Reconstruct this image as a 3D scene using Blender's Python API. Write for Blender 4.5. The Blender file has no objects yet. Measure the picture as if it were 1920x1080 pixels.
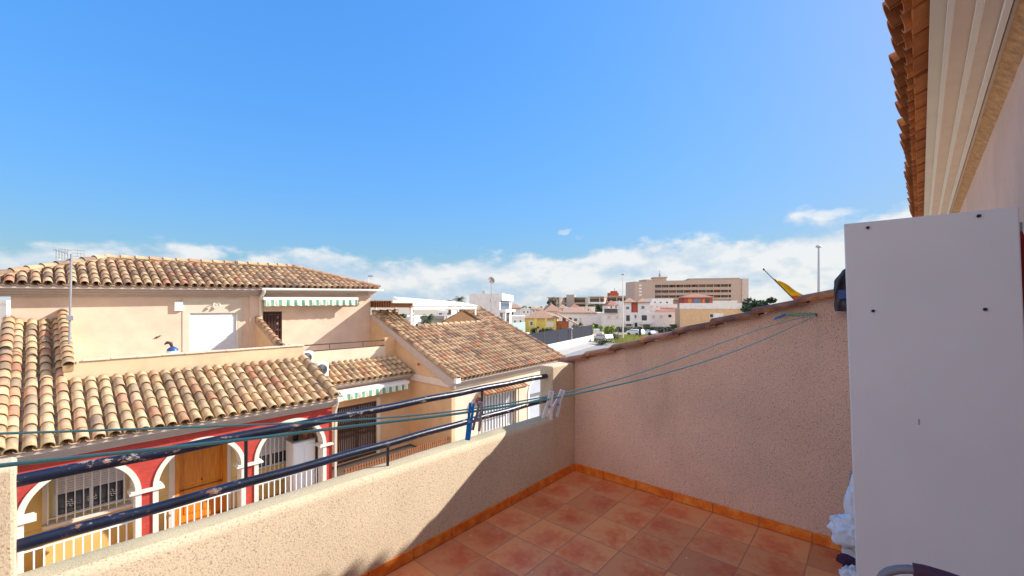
import bpy, math, random
from mathutils import Vector, Matrix, noise
random.seed(7)
R = math.radians
scene = bpy.context.scene
COL = scene.collection
# ------------------------------------------------------------------ frame
# world: +X runs along the street, +Y across it, eye at z = 0, street at z = G
G = -5.6
F = 775.0; CX = 960.0; HY = 574.0
FX, FY = math.cos(R(41)), math.sin(R(41))
RX, RY = FY, -FX
def xy(px, D):
    r = (px-CX)/F*D
    return (FX*D+RX*r, FY*D+RY*r)
def P(px, py, D):
    x, y = xy(px, D)
    return Vector((x, y, (HY-py)/F*D))
def ony(px, py, y):
    s = (px-CX)/F; D = y/(FY+RY*s)
    return P(px, py, D)
def onx(px, py, x):
    s = (px-CX)/F; D = x/(FX+RX*s)
    return P(px, py, D)

# ------------------------------------------------------------------ materials
def new_mat(name):
    m = bpy.data.materials.new(name); m.use_nodes = True
    nt = m.node_tree; b = nt.nodes['Principled BSDF']
    return m, nt, b
def node(nt, t, **kw):
    n = nt.nodes.new(t)
    for k, v in kw.items(): setattr(n, k, v)
    return n
def ramp(nt, stops, interp='LINEAR'):
    r = node(nt, 'ShaderNodeValToRGB'); cr = r.color_ramp; cr.interpolation = interp
    while len(cr.elements) > 1: cr.elements.remove(cr.elements[-1])
    cr.elements[0].position = stops[0][0]; cr.elements[0].color = (*stops[0][1], 1)
    for p, c in stops[1:]:
        e = cr.elements.new(p); e.color = (*c, 1)
    return r
def tint(c, k): return tuple(max(0, min(1, v*k)) for v in c)
def mixc(nt, fac, a, b, mode='MIX'):
    m = node(nt, 'ShaderNodeMix', data_type='RGBA', blend_type=mode)
    if isinstance(fac, (int, float)): m.inputs[0].default_value = fac
    else: nt.links.new(fac, m.inputs[0])
    for i, v in ((6, a), (7, b)):
        if isinstance(v, tuple): m.inputs[i].default_value = (*v, 1)
        else: nt.links.new(v, m.inputs[i])
    return m.outputs[2]
def coords(nt, scale=(1, 1, 1)):
    tc = node(nt, 'ShaderNodeTexCoord'); mp = node(nt, 'ShaderNodeMapping')
    mp.inputs['Scale'].default_value = scale
    nt.links.new(tc.outputs['Object'], mp.inputs[0]); return mp.outputs[0]
def nz(nt, vec, scale, detail=4, rough=.55):
    n = node(nt, 'ShaderNodeTexNoise'); n.inputs['Scale'].default_value = scale
    n.inputs['Detail'].default_value = detail; n.inputs['Roughness'].default_value = rough
    nt.links.new(vec, n.inputs['Vector']); return n.outputs['Fac']
def bump(nt, b, h, strength=.4, dist=.01):
    bp = node(nt, 'ShaderNodeBump'); bp.inputs['Strength'].default_value = strength
    bp.inputs['Distance'].default_value = dist
    nt.links.new(h, bp.inputs['Height']); nt.links.new(bp.outputs[0], b.inputs['Normal'])

def paint(name, c, rough=.6, var=.12, scale=3, metallic=0, bscale=60, bstr=.15, spec=.4):
    m, nt, b = new_mat(name); v = coords(nt)
    n = nz(nt, v, scale, 6, .6)
    r = ramp(nt, [(.25, tint(c, 1-var)), (.75, tint(c, 1+var*.6))])
    nt.links.new(n, r.inputs[0]); nt.links.new(r.outputs[0], b.inputs['Base Color'])
    b.inputs['Roughness'].default_value = rough; b.inputs['Metallic'].default_value = metallic
    b.inputs['Specular IOR Level'].default_value = spec
    if bstr: bump(nt, b, nz(nt, v, bscale, 3), bstr, .004)
    return m
def stucco(name, c, speck=(.25, .15, .09), amount=.5, grain=110, bstr=.6, stain=.18, stainc=(.30, .27, .2), dist=.006, pale=1.18):
    m, nt, b = new_mat(name); v = coords(nt)
    base = ramp(nt, [(.3, tint(c, .88)), (.7, tint(c, 1.08))])
    nt.links.new(nz(nt, v, 1.7, 5, .6), base.inputs[0])
    sp = ramp(nt, [(.28, (1, 1, 1)), (.46, (0, 0, 0))]); g = nz(nt, v, grain, 3, .7)
    nt.links.new(g, sp.inputs[0])
    mul = node(nt, 'ShaderNodeMath', operation='MULTIPLY'); mul.inputs[1].default_value = amount
    nt.links.new(sp.outputs[0], mul.inputs[0])
    c1 = mixc(nt, mul.outputs[0], base.outputs[0], speck)
    hl = ramp(nt, [(.55, (0, 0, 0)), (.72, (1, 1, 1))]); nt.links.new(g, hl.inputs[0])
    m3 = node(nt, 'ShaderNodeMath', operation='MULTIPLY'); m3.inputs[1].default_value = amount*.8
    nt.links.new(hl.outputs[0], m3.inputs[0])
    c1 = mixc(nt, m3.outputs[0], c1, tint(c, pale))
    vs = coords(nt, (1.3, 1.3, .35))
    st = ramp(nt, [(.52, (0, 0, 0)), (.75, (1, 1, 1))]); nt.links.new(nz(nt, vs, 1.6, 6, .65), st.inputs[0])
    mul2 = node(nt, 'ShaderNodeMath', operation='MULTIPLY'); mul2.inputs[1].default_value = stain
    nt.links.new(st.outputs[0], mul2.inputs[0])
    c2 = mixc(nt, mul2.outputs[0], c1, stainc)
    nt.links.new(c2, b.inputs['Base Color'])
    b.inputs['Roughness'].default_value = .92; b.inputs['Specular IOR Level'].default_value = .2
    bump(nt, b, g, bstr, dist)
    return m
def tile_mat(name, stops, lichen=.55, fine=1.0):
    m, nt, b = new_mat(name); v = coords(nt)
    at = node(nt, 'ShaderNodeAttribute', attribute_name='tint')
    av = node(nt, 'ShaderNodeAttribute', attribute_name='along')
    r = ramp(nt, stops); nt.links.new(at.outputs['Fac'], r.inputs[0])
    n1 = nz(nt, v, 9*fine, 5, .65)
    mot = ramp(nt, [(.3, (.72, .72, .72)), (.7, (1.12, 1.1, 1.06))]); nt.links.new(n1, mot.inputs[0])
    c = mixc(nt, 1.0, r.outputs[0], mot.outputs[0], 'MULTIPLY')
    # weathered, lichen-grown strip where the tile above ends
    lr = ramp(nt, [(.45, (0, 0, 0)), (.95, (1, 1, 1))])
    ad = node(nt, 'ShaderNodeMath', operation='ADD'); nt.links.new(av.outputs['Fac'], ad.inputs[0])
    sc = node(nt, 'ShaderNodeMath', operation='MULTIPLY_ADD'); sc.inputs[1].default_value = 1.3; sc.inputs[2].default_value = -.65
    nt.links.new(nz(nt, v, 4, 5, .7), sc.inputs[0]); nt.links.new(sc.outputs[0], ad.inputs[1])
    nt.links.new(ad.outputs[0], lr.inputs[0])
    ml = node(nt, 'ShaderNodeMath', operation='MULTIPLY'); ml.inputs[1].default_value = lichen
    nt.links.new(lr.outputs[0], ml.inputs[0])
    c = mixc(nt, ml.outputs[0], c, (.21, .165, .13))
    pt = ramp(nt, [(.3, (.74, .70, .67)), (.55, (1, 1, 1)), (.8, (1.06, 1.06, 1.04))]); nt.links.new(nz(nt, v, .75, 4, .6), pt.inputs[0])
    c = mixc(nt, 1., c, pt.outputs[0], 'MULTIPLY')
    nt.links.new(c, b.inputs['Base Color'])
    b.inputs['Roughness'].default_value = .85; b.inputs['Specular IOR Level'].default_value = .25
    bump(nt, b, nz(nt, v, 70, 4), .3, .004)
    return m

OCHRE = [(0, (.36, .26, .17)), (.10, (.46, .33, .21)), (.25, (.62, .45, .26)), (.5, (.70, .51, .29)), (.72, (.66, .44, .24)), (.88, (.62, .37, .21)), (.95, (.56, .26, .15)), (1, (.72, .56, .36))]
BROWN = [(0, (.27, .18, .125)), (.15, (.38, .26, .17)), (.35, (.58, .41, .25)), (.6, (.66, .46, .27)), (.8, (.56, .36, .21)), (.93, (.55, .26, .15)), (1, (.68, .53, .33))]
M = {}
M['tile'] = tile_mat('weathered_roof_tile', OCHRE, .65)
M['tile_up'] = tile_mat('roof_tile_brown', BROWN, .65)
M['tile_right'] = tile_mat('roof_tile_mixed', BROWN, .7)
M['tile_new'] = tile_mat('orange_clay_tile', [(0, (.34, .11, .035)), (.5, (.46, .16, .045)), (1, (.54, .21, .065))], .1)
M['under'] = paint('mortar', (.30, .21, .14), .9)
M['parapet'] = stucco('parapet_render', (.66, .53, .37), (.26, .165, .10), 1.0, 125, .35, .08, (.45, .4, .3), .008)
M['moss'] = stucco('mossy_render', (.56, .47, .31), (.20, .17, .10), .85, 170, .5, .6, (.36, .33, .21), .008)
M['pinkwall'] = stucco('pink_render', (.73, .50, .385), (.22, .12, .09), 1.0, 120, .5, .42, (.36, .26, .18), .008)
M['peach'] = stucco('peach_render', (.72, .54, .41), (.5, .33, .2), .15, 40, .2, .10, (.6, .4, .25))
M['peach2'] = stucco('warm_render', (.70, .46, .26), (.5, .33, .2), .15, 40, .2, .12, (.5, .33, .2))
M['creamwall'] = stucco('cream_render', (.74, .62, .47), (.5, .36, .22), .12, 40, .2, .10, (.55, .4, .25))
M['parapet2'] = stucco('tan_render', (.68, .53, .34), (.45, .3, .15), .2, 50, .3, .3, (.42, .33, .2))
M['cornice'] = paint('cornice_render', (.52, .43, .37), .85, .1, 4)
M['cornicewhite'] = paint('cornice_cream', (.72, .67, .59), .8, .06, 4)
M['cornicetan'] = paint('cornice_tan', (.72, .60, .50), .8, .08, 5)
M['white'] = paint('white_paint', (.80, .79, .76), .5, .05)
M['trim'] = paint('ivory_trim', (.74, .69, .60), .6, .06)
M['whitemetal'] = paint('white_enamel', (.80, .81, .82), .35, .04)
M['yellow'] = stucco('yellow_render', (.74, .53, .17), (.45, .3, .1), .1, 40, .2, .1)
M['porchwall'] = stucco('porch_render', (.76, .59, .25), (.45, .3, .15), .1, 40, .2, .1)
M['black'] = paint('black_matt', (.012, .012, .015), .5)
M['terracotta'] = paint('terracotta', (.42, .13, .05), .8, .2)
M['wood'] = paint('brown_wood', (.30, .12, .05), .6, .3, 8)
M['redcloth'] = paint('dark_red_cloth', (.30, .02, .02), .85)
M['concrete'] = paint('concrete', (.50, .47, .43), .9, .15, 2)
M['grey'] = paint('galvanised', (.42, .43, .45), .4, .1, 5, .6)
M['darkgrille'] = paint('brown_iron', (.07, .035, .025), .5, .2)
M['pane'] = paint('dark_glass', (.03, .035, .045), .08, .2, 2, 0, 10, 0, .8)
M['blueglass'] = paint('blue_glass', (.10, .16, .22), .08, .2, 2, 0, 10, 0, .8)
M['curtain'] = paint('pinkish_blind', (.66, .52, .46), .8, .1)
M['shutter'] = paint('shutter_white', (.70, .71, .74), .5, .04)

# red porch brickwork
def red_mat():
    m, nt, b = new_mat('red_porch_render'); v = coords(nt)
    br = node(nt, 'ShaderNodeTexBrick'); mp = node(nt, 'ShaderNodeMapping')
    mp.inputs['Rotation'].default_value = (R(90), 0, 0)
    nt.links.new(v, mp.inputs[0]); nt.links.new(mp.outputs[0], br.inputs[0])
    br.inputs['Color1'].default_value = (.50, .055, .035, 1); br.inputs['Color2'].default_value = (.43, .042, .03, 1)
    br.inputs['Mortar'].default_value = (.33, .035, .028, 1); br.inputs['Scale'].default_value = 4
    br.inputs['Mortar Size'].default_value = .012
    nt.links.new(br.outputs[0], b.inputs['Base Color']); b.inputs['Roughness'].default_value = .8
    bump(nt, b, br.outputs['Fac'], -.3, .005); return m
M['red'] = red_mat()
def door_mat():
    m, nt, b = new_mat('varnished_door'); v = coords(nt, (30, 30, 2.2))
    r = ramp(nt, [(.3, (.56, .18, .012)), (.7, (.78, .32, .03))]); nt.links.new(nz(nt, v, 1, 5), r.inputs[0])
    nt.links.new(r.outputs[0], b.inputs['Base Color']); b.inputs['Roughness'].default_value = .35; return m
M['door'] = door_mat()
def floor_mat():
    m, nt, b = new_mat('terracotta_floor_tiles'); T = .313
    tc = node(nt, 'ShaderNodeTexCoord'); mp = node(nt, 'ShaderNodeMapping')
    mp.inputs['Location'].default_value = (-3.44/T, -2.18/T, 0); mp.inputs['Scale'].default_value = (1/T, 1/T, 1)
    nt.links.new(tc.outputs['Object'], mp.inputs[0])
    fr = node(nt, 'ShaderNodeVectorMath', operation='FRACTION'); nt.links.new(mp.outputs[0], fr.inputs[0])
    fl = node(nt, 'ShaderNodeVectorMath', operation='FLOOR'); nt.links.new(mp.outputs[0], fl.inputs[0])
    sb = node(nt, 'ShaderNodeVectorMath', operation='SUBTRACT'); sb.inputs[1].default_value = (.5, .5, 0)
    nt.links.new(fr.outputs[0], sb.inputs[0])
    ab = node(nt, 'ShaderNodeVectorMath', operation='ABSOLUTE'); nt.links.new(sb.outputs[0], ab.inputs[0])
    sx = node(nt, 'ShaderNodeSeparateXYZ'); nt.links.new(ab.outputs[0], sx.inputs[0])
    mx = node(nt, 'ShaderNodeMath', operation='MAXIMUM'); nt.links.new(sx.outputs[0], mx.inputs[0]); nt.links.new(sx.outputs[1], mx.inputs[1])
    # per-tile random, and a soft darker-red heart in each tile
    wn = node(nt, 'ShaderNodeTexWhiteNoise', noise_dimensions='2D'); nt.links.new(fl.outputs[0], wn.inputs['Vector'])
    jit = node(nt, 'ShaderNodeVectorMath', operation='MULTIPLY_ADD'); jit.inputs[1].default_value = (.5, .5, 0)
    nt.links.new(wn.outputs['Color'], jit.inputs[0]); nt.links.new(sb.outputs[0], jit.inputs[2])
    sb2 = node(nt, 'ShaderNodeVectorMath', operation='SUBTRACT'); sb2.inputs[1].default_value = (.25, .25, 0); nt.links.new(jit.outputs[0], sb2.inputs[0])
    zf = node(nt, 'ShaderNodeVectorMath', operation='MULTIPLY'); zf.inputs[1].default_value = (1, 1, 0); nt.links.new(sb2.outputs[0], zf.inputs[0])
    ln = node(nt, 'ShaderNodeVectorMath', operation='LENGTH'); nt.links.new(zf.outputs[0], ln.inputs[0])
    v = coords(nt); n = nz(nt, v, 14, 6, .65)
    ad = node(nt, 'ShaderNodeMath', operation='MULTIPLY_ADD'); ad.inputs[1].default_value = 1.25
    l2 = node(nt, 'ShaderNodeMath', operation='MULTIPLY'); l2.inputs[1].default_value = .75; nt.links.new(ln.outputs['Value'], l2.inputs[0])
    nt.links.new(n, ad.inputs[0]); nt.links.new(l2.outputs[0], ad.inputs[2])
    hr = ramp(nt, [(.56, (.62, .125, .045)), (.72, (.67, .16, .06)), (.86, (.71, .215, .085)), (1.0, (.74, .28, .115))]); nt.links.new(ad.outputs[0], hr.inputs[0])
    tr = ramp(nt, [(0, (.76, .72, .72)), (1, (1.12, 1.2, 1.1))]); nt.links.new(wn.outputs['Value'], tr.inputs[0])
    c = mixc(nt, 1.0, hr.outputs[0], tr.outputs[0], 'MULTIPLY')
    dn = ramp(nt, [(.48, (0, 0, 0)), (.78, (.28, .28, .28))]); nt.links.new(nz(nt, v, 2.2, 6, .6), dn.inputs[0])
    c = mixc(nt, dn.outputs[0], c, (.54, .31, .20))
    jo = ramp(nt, [(.484, (0, 0, 0)), (.492, (.8, .8, .8))]); nt.links.new(mx.outputs[0], jo.inputs[0])
    c = mixc(nt, jo.outputs[0], c, (.38, .155, .10))
    sp = ramp(nt, [(.785, (0, 0, 0)), (.80, (1, 1, 1))]); nt.links.new(nz(nt, v, 30, 1), sp.inputs[0])
    c = mixc(nt, sp.outputs[0], c, (.8, .75, .68))
    nt.links.new(c, b.inputs['Base Color']); b.inputs['Roughness'].default_value = .33
    inv = node(nt, 'ShaderNodeMath', operation='SUBTRACT'); inv.inputs[0].default_value = 1; nt.links.new(jo.outputs[0], inv.inputs[1])
    hh = node(nt, 'ShaderNodeMath', operation='MULTIPLY_ADD'); hh.inputs[1].default_value = .25; nt.links.new(n, hh.inputs[0]); nt.links.new(inv.outputs[0], hh.inputs[2])
    bump(nt, b, hh.outputs[0], .5, .004); return m
M['floor'] = floor_mat()
def skirt_mat():
    m, nt, b = new_mat('glazed_skirting_tile'); v = coords(nt)
    r = ramp(nt, [(.32, (.58, .11, .01)), (.5, (.74, .18, .015)), (.68, (.80, .34, .07))]); nt.links.new(nz(nt, v, 12, 5, .7), r.inputs[0])
    nt.links.new(r.outputs[0], b.inputs['Base Color']); b.inputs['Roughness'].default_value = .3; return m
M['skirt'] = skirt_mat()
def rail_mat():
    m, nt, b = new_mat('chipped_navy_paint'); v = coords(nt); vs = coords(nt, (.6, 1, 1))
    n = nz(nt, vs, 30, 8, .75)
    r = ramp(nt, [(.57, (0, 0, 0)), (.61, (1, 1, 1))]); nt.links.new(n, r.inputs[0])
    big = ramp(nt, [(.44, (0, 0, 0)), (.54, (1, 1, 1))]); nt.links.new(nz(nt, vs, 2.4, 3), big.inputs[0])
    mm = node(nt, 'ShaderNodeMath', operation='MULTIPLY'); nt.links.new(r.outputs[0], mm.inputs[0]); nt.links.new(big.outputs[0], mm.inputs[1])
    rust = ramp(nt, [(.35, (.30, .11, .05)), (.65, (.42, .38, .34))]); nt.links.new(nz(nt, v, 20, 3), rust.inputs[0])
    blue = ramp(nt, [(.35, (.006, .008, .018)), (.7, (.010, .018, .050))]); nt.links.new(nz(nt, v, 6, 5), blue.inputs[0])
    c = mixc(nt, mm.outputs[0], blue.outputs[0], rust.outputs[0])
    nt.links.new(c, b.inputs['Base Color'])
    rr = node(nt, 'ShaderNodeMath', operation='MULTIPLY_ADD'); rr.inputs[1].default_value = .5; rr.inputs[2].default_value = .34
    nt.links.new(mm.outputs[0], rr.inputs[0]); nt.links.new(rr.outputs[0], b.inputs['Roughness'])
    bump(nt, b, n, .5, .003); return m
M['rail'] = rail_mat()
def stripe_mat(name, per, axis=0, c1=(.80, .78, .68), c2=(.13, .33, .22), c3=(.42, .50, .30)):
    m, nt, b = new_mat(name); tc = node(nt, 'ShaderNodeTexCoord'); sx = node(nt, 'ShaderNodeSeparateXYZ')
    nt.links.new(tc.outputs['Object'], sx.inputs[0])
    d = node(nt, 'ShaderNodeMath', operation='DIVIDE'); d.inputs[1].default_value = per; nt.links.new(sx.outputs[axis], d.inputs[0])
    f = node(nt, 'ShaderNodeMath', operation='FRACT'); nt.links.new(d.outputs[0], f.inputs[0])
    r = ramp(nt, [(0, c1), (.14, c2), (.56, c1), (.66, c3), (.74, c1), (.82, c3), (.9, c1)], 'CONSTANT'); nt.links.new(f.outputs[0], r.inputs[0])
    nt.links.new(r.outputs[0], b.inputs['Base Color']); b.inputs['Roughness'].default_value = .85; return m
M['stripe'] = stripe_mat('green_striped_canvas', .27)
M['foliage'] = None
def leaf_mat(name, a, c):
    m, nt, b = new_mat(name); oi = node(nt, 'ShaderNodeAttribute', attribute_name='tint')
    r = ramp(nt, [(0, a), (1, c)]); nt.links.new(oi.outputs['Fac'], r.inputs[0]); nt.links.new(r.outputs[0], b.inputs['Base Color'])
    b.inputs['Roughness'].default_value = .6; return m
M['leaf_dark'] = leaf_mat('dark_leaves', (.025, .05, .02), (.09, .14, .04))
M['leaf_lime'] = leaf_mat('lime_leaves', (.18, .28, .03), (.42, .52, .07))
M['leaf_olive'] = leaf_mat('olive_leaves', (.07, .08, .04), (.22, .22, .11))
M['bark'] = paint('bark', (.16, .11, .07), .9, .3, 12)

# ------------------------------------------------------------------ mesh helpers
ROOT = {}
class MB:
    def __init__(s): s.v = []; s.f = []; s.t = []; s.a = []; s.smooth = []
    def add(s, vs, fs, t=.5, a=0., smooth=False):
        o = len(s.v); s.v += [Vector(p) for p in vs]
        n = len(vs); s.t += [t]*n
        s.a += list(a) if isinstance(a, (list, tuple)) else [a]*n
        s.f += [tuple(i+o for i in f) for f in fs]; s.smooth += [smooth]*len(fs)
        return s
    def box(s, x0, x1, y0, y1, z0, z1, t=.5):
        v = [(x, y, z) for z in (z0, z1) for x, y in ((x0, y0), (x1, y0), (x1, y1), (x0, y1))]
        return s.add(v, [(3, 2, 1, 0), (4, 5, 6, 7), (0, 1, 5, 4), (1, 2, 6, 5), (2, 3, 7, 6), (3, 0, 4, 7)], t)
    def obox(s, c, ex, ey, ez, t=.5):      # oriented box, half axes
        c = Vector(c); v = [c+a*ex+b*ey+d*ez for d in (-1, 1) for a, b in ((-1, -1), (1, -1), (1, 1), (-1, 1))]
        return s.add(v, [(3, 2, 1, 0), (4, 5, 6, 7), (0, 1, 5, 4), (1, 2, 6, 5), (2, 3, 7, 6), (3, 0, 4, 7)], t)
    def quad(s, a, b, c, d, t=.5): return s.add([a, b, c, d], [(0, 1, 2, 3)], t)
    def prism(s, prof, x0, x1, dz=0., axis=0, caps=True):   # profile [(y,z)] along x (axis 0) or [(x,z)] along y (axis 1)
        n = len(prof)
        if axis == 0: v = [(x0, p[0], p[1]) for p in prof]+[(x1, p[0], p[1]+dz) for p in prof]
        else: v = [(p[0], x0, p[1]) for p in prof]+[(p[0], x1, p[1]+dz) for p in prof]
        f = [(i, (i+1) % n, n+(i+1) % n, n+i) for i in range(n)]
        if caps: f += [tuple(range(n-1, -1, -1)), tuple(range(n, 2*n))]
        return s.add(v, f)
    def tube(s, pts, r, seg=8, caps=True, t=.5):
        pts = [Vector(p) for p in pts]; rs = r if isinstance(r, (list, tuple)) else [r]*len(pts)
        vs = []; up = None
        for i, p in enumerate(pts):
            d = (pts[min(i+1, len(pts)-1)]-pts[max(i-1, 0)]).normalized()
            if up is None: up = Vector((0, 0, 1)) if abs(d.z) < .9 else Vector((1, 0, 0))
            a = d.cross(up).normalized(); bb = a.cross(d).normalized(); up = bb
            for k in range(seg):
                an = 2*math.pi*k/seg; vs.append(p+rs[i]*(math.cos(an)*a+math.sin(an)*bb))
        f = []
        for i in range(len(pts)-1):
            for k in range(seg):
                k2 = (k+1) % seg; f.append((i*seg+k, i*seg+k2, (i+1)*seg+k2, (i+1)*seg+k))
        s.add(vs, f, t, 0., True)
        if caps:
            s.add(vs[:seg], [tuple(range(seg-1, -1, -1))], t); s.add(vs[-seg:], [tuple(range(seg))], t)
        return s
    def lathe(s, prof, c=(0, 0, 0), seg=16, t=.5):
        c = Vector(c); vs = []; n = len(prof)
        for r, z in prof:
            for k in range(seg):
                an = 2*math.pi*k/seg; vs.append(c+Vector((r*math.cos(an), r*math.sin(an), z)))
        f = [(i*seg+k, i*seg+(k+1) % seg, (i+1)*seg+(k+1) % seg, (i+1)*seg+k) for i in range(n-1) for k in range(seg)]
        return s.add(vs, f, t, 0., True)
    def build(s, name, mat, parent=None, local=False, bevel=0):
        me = bpy.data.meshes.new(name)
        vs = s.v
        if parent is not None and not local:
            inv = ROOT[parent.name].inverted(); vs = [inv @ p for p in vs]
        me.from_pydata([tuple(p) for p in vs], [], s.f)
        me.polygons.foreach_set('use_smooth', s.smooth)
        for nm, dat in (('tint', s.t), ('along', s.a)):
            at = me.attributes.new(nm, 'FLOAT', 'POINT'); at.data.foreach_set('value', dat)
        me.materials.append(mat); me.update()
        o = bpy.data.objects.new(name, me); COL.objects.link(o)
        if parent is not None:
            o.parent = parent; ROOT[o.name] = ROOT[parent.name]
        else: ROOT[o.name] = Matrix.Identity(4)
        if bevel:
            md = o.modifiers.new('bevel', 'BEVEL'); md.width = bevel; md.segments = 2; md.limit_method = 'ANGLE'
        return o
def box(*a): return MB().box(*a)
def tag(o, label=None, cat=None, group=None, kind=None):
    if label: o['label'] = label
    if cat: o['category'] = cat
    if group: o['group'] = group
    if kind: o['kind'] = kind
    return o
def thing(name, loc, label, cat, rot=0, group=None):
    o = bpy.data.objects.new(name, None); COL.objects.link(o); o.location = loc; o.rotation_euler = (0, 0, rot)
    o.empty_display_size = .2
    ROOT[o.name] = Matrix.Translation(Vector(loc)) @ Matrix.Rotation(rot, 4, 'Z')
    return tag(o, label, cat, group)
def recenter(o):
    """put a single-mesh thing's origin at its base"""
    me = o.data; xs = [v.co.x for v in me.vertices]; ys = [v.co.y for v in me.vertices]; zs = [v.co.z for v in me.vertices]
    c = Vector(((min(xs)+max(xs))/2, (min(ys)+max(ys))/2, min(zs)))
    me.transform(Matrix.Translation(-c)); o.location = c; ROOT[o.name] = Matrix.Translation(c); return o

# ------------------------------------------------------------------ clay tiles
def arch_tile(mb, p, d, side, up, L, r0, r1, t, seg=7, lift=.018, hollow=False, flat=1.0):
    """cover tile: lower end at p (radius r0), runs along d for L"""
    th = .014; outer = []; inner = []
    for (q, r, lf) in ((p, r0, lift), (p+d*L, r1, 0)):
        for k in range(seg+1):
            an = math.pi*k/seg
            outer.append(q+up*(math.sin(an)*r*flat+lf)+side*(math.cos(an)*r))
    for k in range(seg+1):
        an = math.pi*k/seg
        inner.append(p+up*(math.sin(an)*(r0-th)*flat+lift)+side*(math.cos(an)*(r0-th)))
    n = seg+1
    mb.add(outer, [(k, k+1, n+k+1, n+k) for k in range(seg)], t, [0.]*n+[1.]*n, True)
    mb.add(outer[:n]+inner, [(k+1, k, n+k, n+k+1) for k in range(seg)], t, 0., False)
    if hollow:
        back = [v+d*.16 for v in inner]
        mb.add(inner+back, [(k+1, k, n+k, n+k+1) for k in range(seg)], t*.3, .9, True)
        mb.add(back, [tuple(range(n))], 0., 1.)
def trough_tile(mb, p, d, side, up, L, r, t, seg=4, lift=.0):
    vs = []
    for (q, lf) in ((p, lift+.012), (p+d*L, lift)):
        for k in range(seg+1):
            an = math.pi+math.pi*k/seg
            vs.append(q+up*(math.sin(an)*r*.6+.045+lf)+side*(math.cos(an)*r))
    n = seg+1
    mb.add(vs, [(k, k+1, n+k+1, n+k) for k in range(seg)], t, [.2]*n+[1.]*n, True)
def rt():
    u = random.random()
    return u
def tiled_roof(mb, O, a, b, up, T, rng, pitch=.224, L=.36, r=.092, seg=7, jit=1., eave_hollow=True, off=.5):
    """O eave origin, a unit along eave, b unit up slope, T eave length, rng(t)->(s0,s1)"""
    n = int(T/pitch)
    for i in range(n):
        t = (i+off)*pitch
        s0, s1 = rng(t)
        if s1-s0 < .05: continue
        s = s0; k = 0; wob = random.uniform(-.006, .006)*jit
        while s < s1-.04:
            Lt = min(L*random.uniform(.96, 1.04), s1-s); wob2 = wob+random.uniform(-.005, .005)*jit
            yaw = random.uniform(-.035, .035)*jit
            dd = (b+a*yaw).normalized()
            p = O+a*(t+wob2)+b*(s-.02)+up*(.03+random.uniform(-.006, .008)*jit)
            arch_tile(mb, p, dd, a, up, Lt+.03, r*random.uniform(.97, 1.03), r*.88, rt(), seg, .024, eave_hollow and k == 0 and s0 < .3)
            s += Lt; k += 1
        t2 = t+pitch/2; q0, q1 = rng(t2)
        if q1-q0 < .05: continue
        s = q0-.03
        while s < q1-.04:
            Lt = min(L, q1-s)
            trough_tile(mb, O+a*t2+b*s, b, a, up, Lt, pitch*.36, random.choice((.05, .12, .25, .45, .8)), 4)
            s += Lt
def cap_run(mb, p0, p1, r=.11, L=.36, seg=7, upv=Vector((0, 0, 1)), hollow=True):
    p0 = Vector(p0); p1 = Vector(p1); d = (p1-p0); T = d.length; d.normalize()
    side = d.cross(upv).normalized(); up = side.cross(d).normalized()
    s = 0; k = 0
    q = [p0+d*.03, p1-d*.01]; w_ = r*.78
    mb.add([p+side*sx_*w_+up*h_ for p in q for sx_, h_ in ((-1, -.14), (1, -.14), (1, .015), (-1, .015))], [(0, 1, 5, 4), (1, 2, 6, 5), (2, 3, 7, 6), (3, 0, 4, 7), (0, 3, 2, 1), (4, 5, 6, 7)], .35, .6)
    while s < T-.04:
        Lt = min(L, T-s)
        arch_tile(mb, p0+d*s+side*random.uniform(-.005, .005), (d+side*random.uniform(-.015, .015)).normalized(), side, up, Lt+.03, r, r*.86, rt(), seg, .026, hollow and k == 0)
        s += Lt; k += 1

# ------------------------------------------------------------------ SETTING
gm, nt, b = new_mat('dry_ground'); v = coords(nt)
r = ramp(nt, [(.3, (.33, .27, .19)), (.55, (.42, .36, .26)), (.75, (.20, .22, .10))]); nt.links.new(nz(nt, v, .07, 8, .6), r.inputs[0])
nt.links.new(r.outputs[0], b.inputs['Base Color']); b.inputs['Roughness'].default_value = 1
S = 6000
tag(MB().quad((-S, -S, G-.02), (S, -S, G-.02), (S, S, G-.02), (-S, S, G-.02)).build('ground', gm), kind='structure')
am = paint('asphalt', (.13, .13, .135), .9, .2, 1.2, 0, 90, .4)
pm = paint('paving', (.44, .42, .39), .9, .15, 1.5)
tag(MB().box(-40, 60, 4.4, 8.9, G-.015, G+.004).build('road', am), kind='structure')
tag(MB().box(-40, 60, 2.4, 4.4, G-.015, G+.13).box(-40, 60, 8.9, 11.35, G-.015, G+.13).build('pavement', pm), kind='structure')
# far street running away to the right of the white wall
e = Vector((*xy(1030, 49.9), 0)); e2 = Vector((*xy(1112, 66), 0)); dr = (e2-e).normalized(); sd = Vector((dr.y, -dr.x, 0))
def strip(o0, o1, z, name, mat, t0=-25, t1=150, z1=None):
    a = e+dr*t0; c = e+dr*t1; z1 = z if z1 is None else z1
    m = MB().add([a+sd*o0+Vector((0, 0, G-.01)), c+sd*o0+Vector((0, 0, G-.01)), c+sd*o1+Vector((0, 0, G-.01)), a+sd*o1+Vector((0, 0, G-.01)),
              a+sd*o0+Vector((0, 0, z)), c+sd*o0+Vector((0, 0, z)), c+sd*o1+Vector((0, 0, z)), a+sd*o1+Vector((0, 0, z))],
             [(0, 1, 5, 4), (1, 2, 6, 5), (2, 3, 7, 6), (3, 0, 4, 7), (4, 5, 6, 7)])
    return tag(m.build(name, mat), kind='structure')
strip(.35, 2.4, G+.13, 'pavement', pm)
strip(2.4, 9.5, G+.008, 'road', paint('pale_asphalt', (.28, .28, .28), .9, .15, .8))
strip(9.5, 11.2, G+.13, 'pavement', pm)

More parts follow.
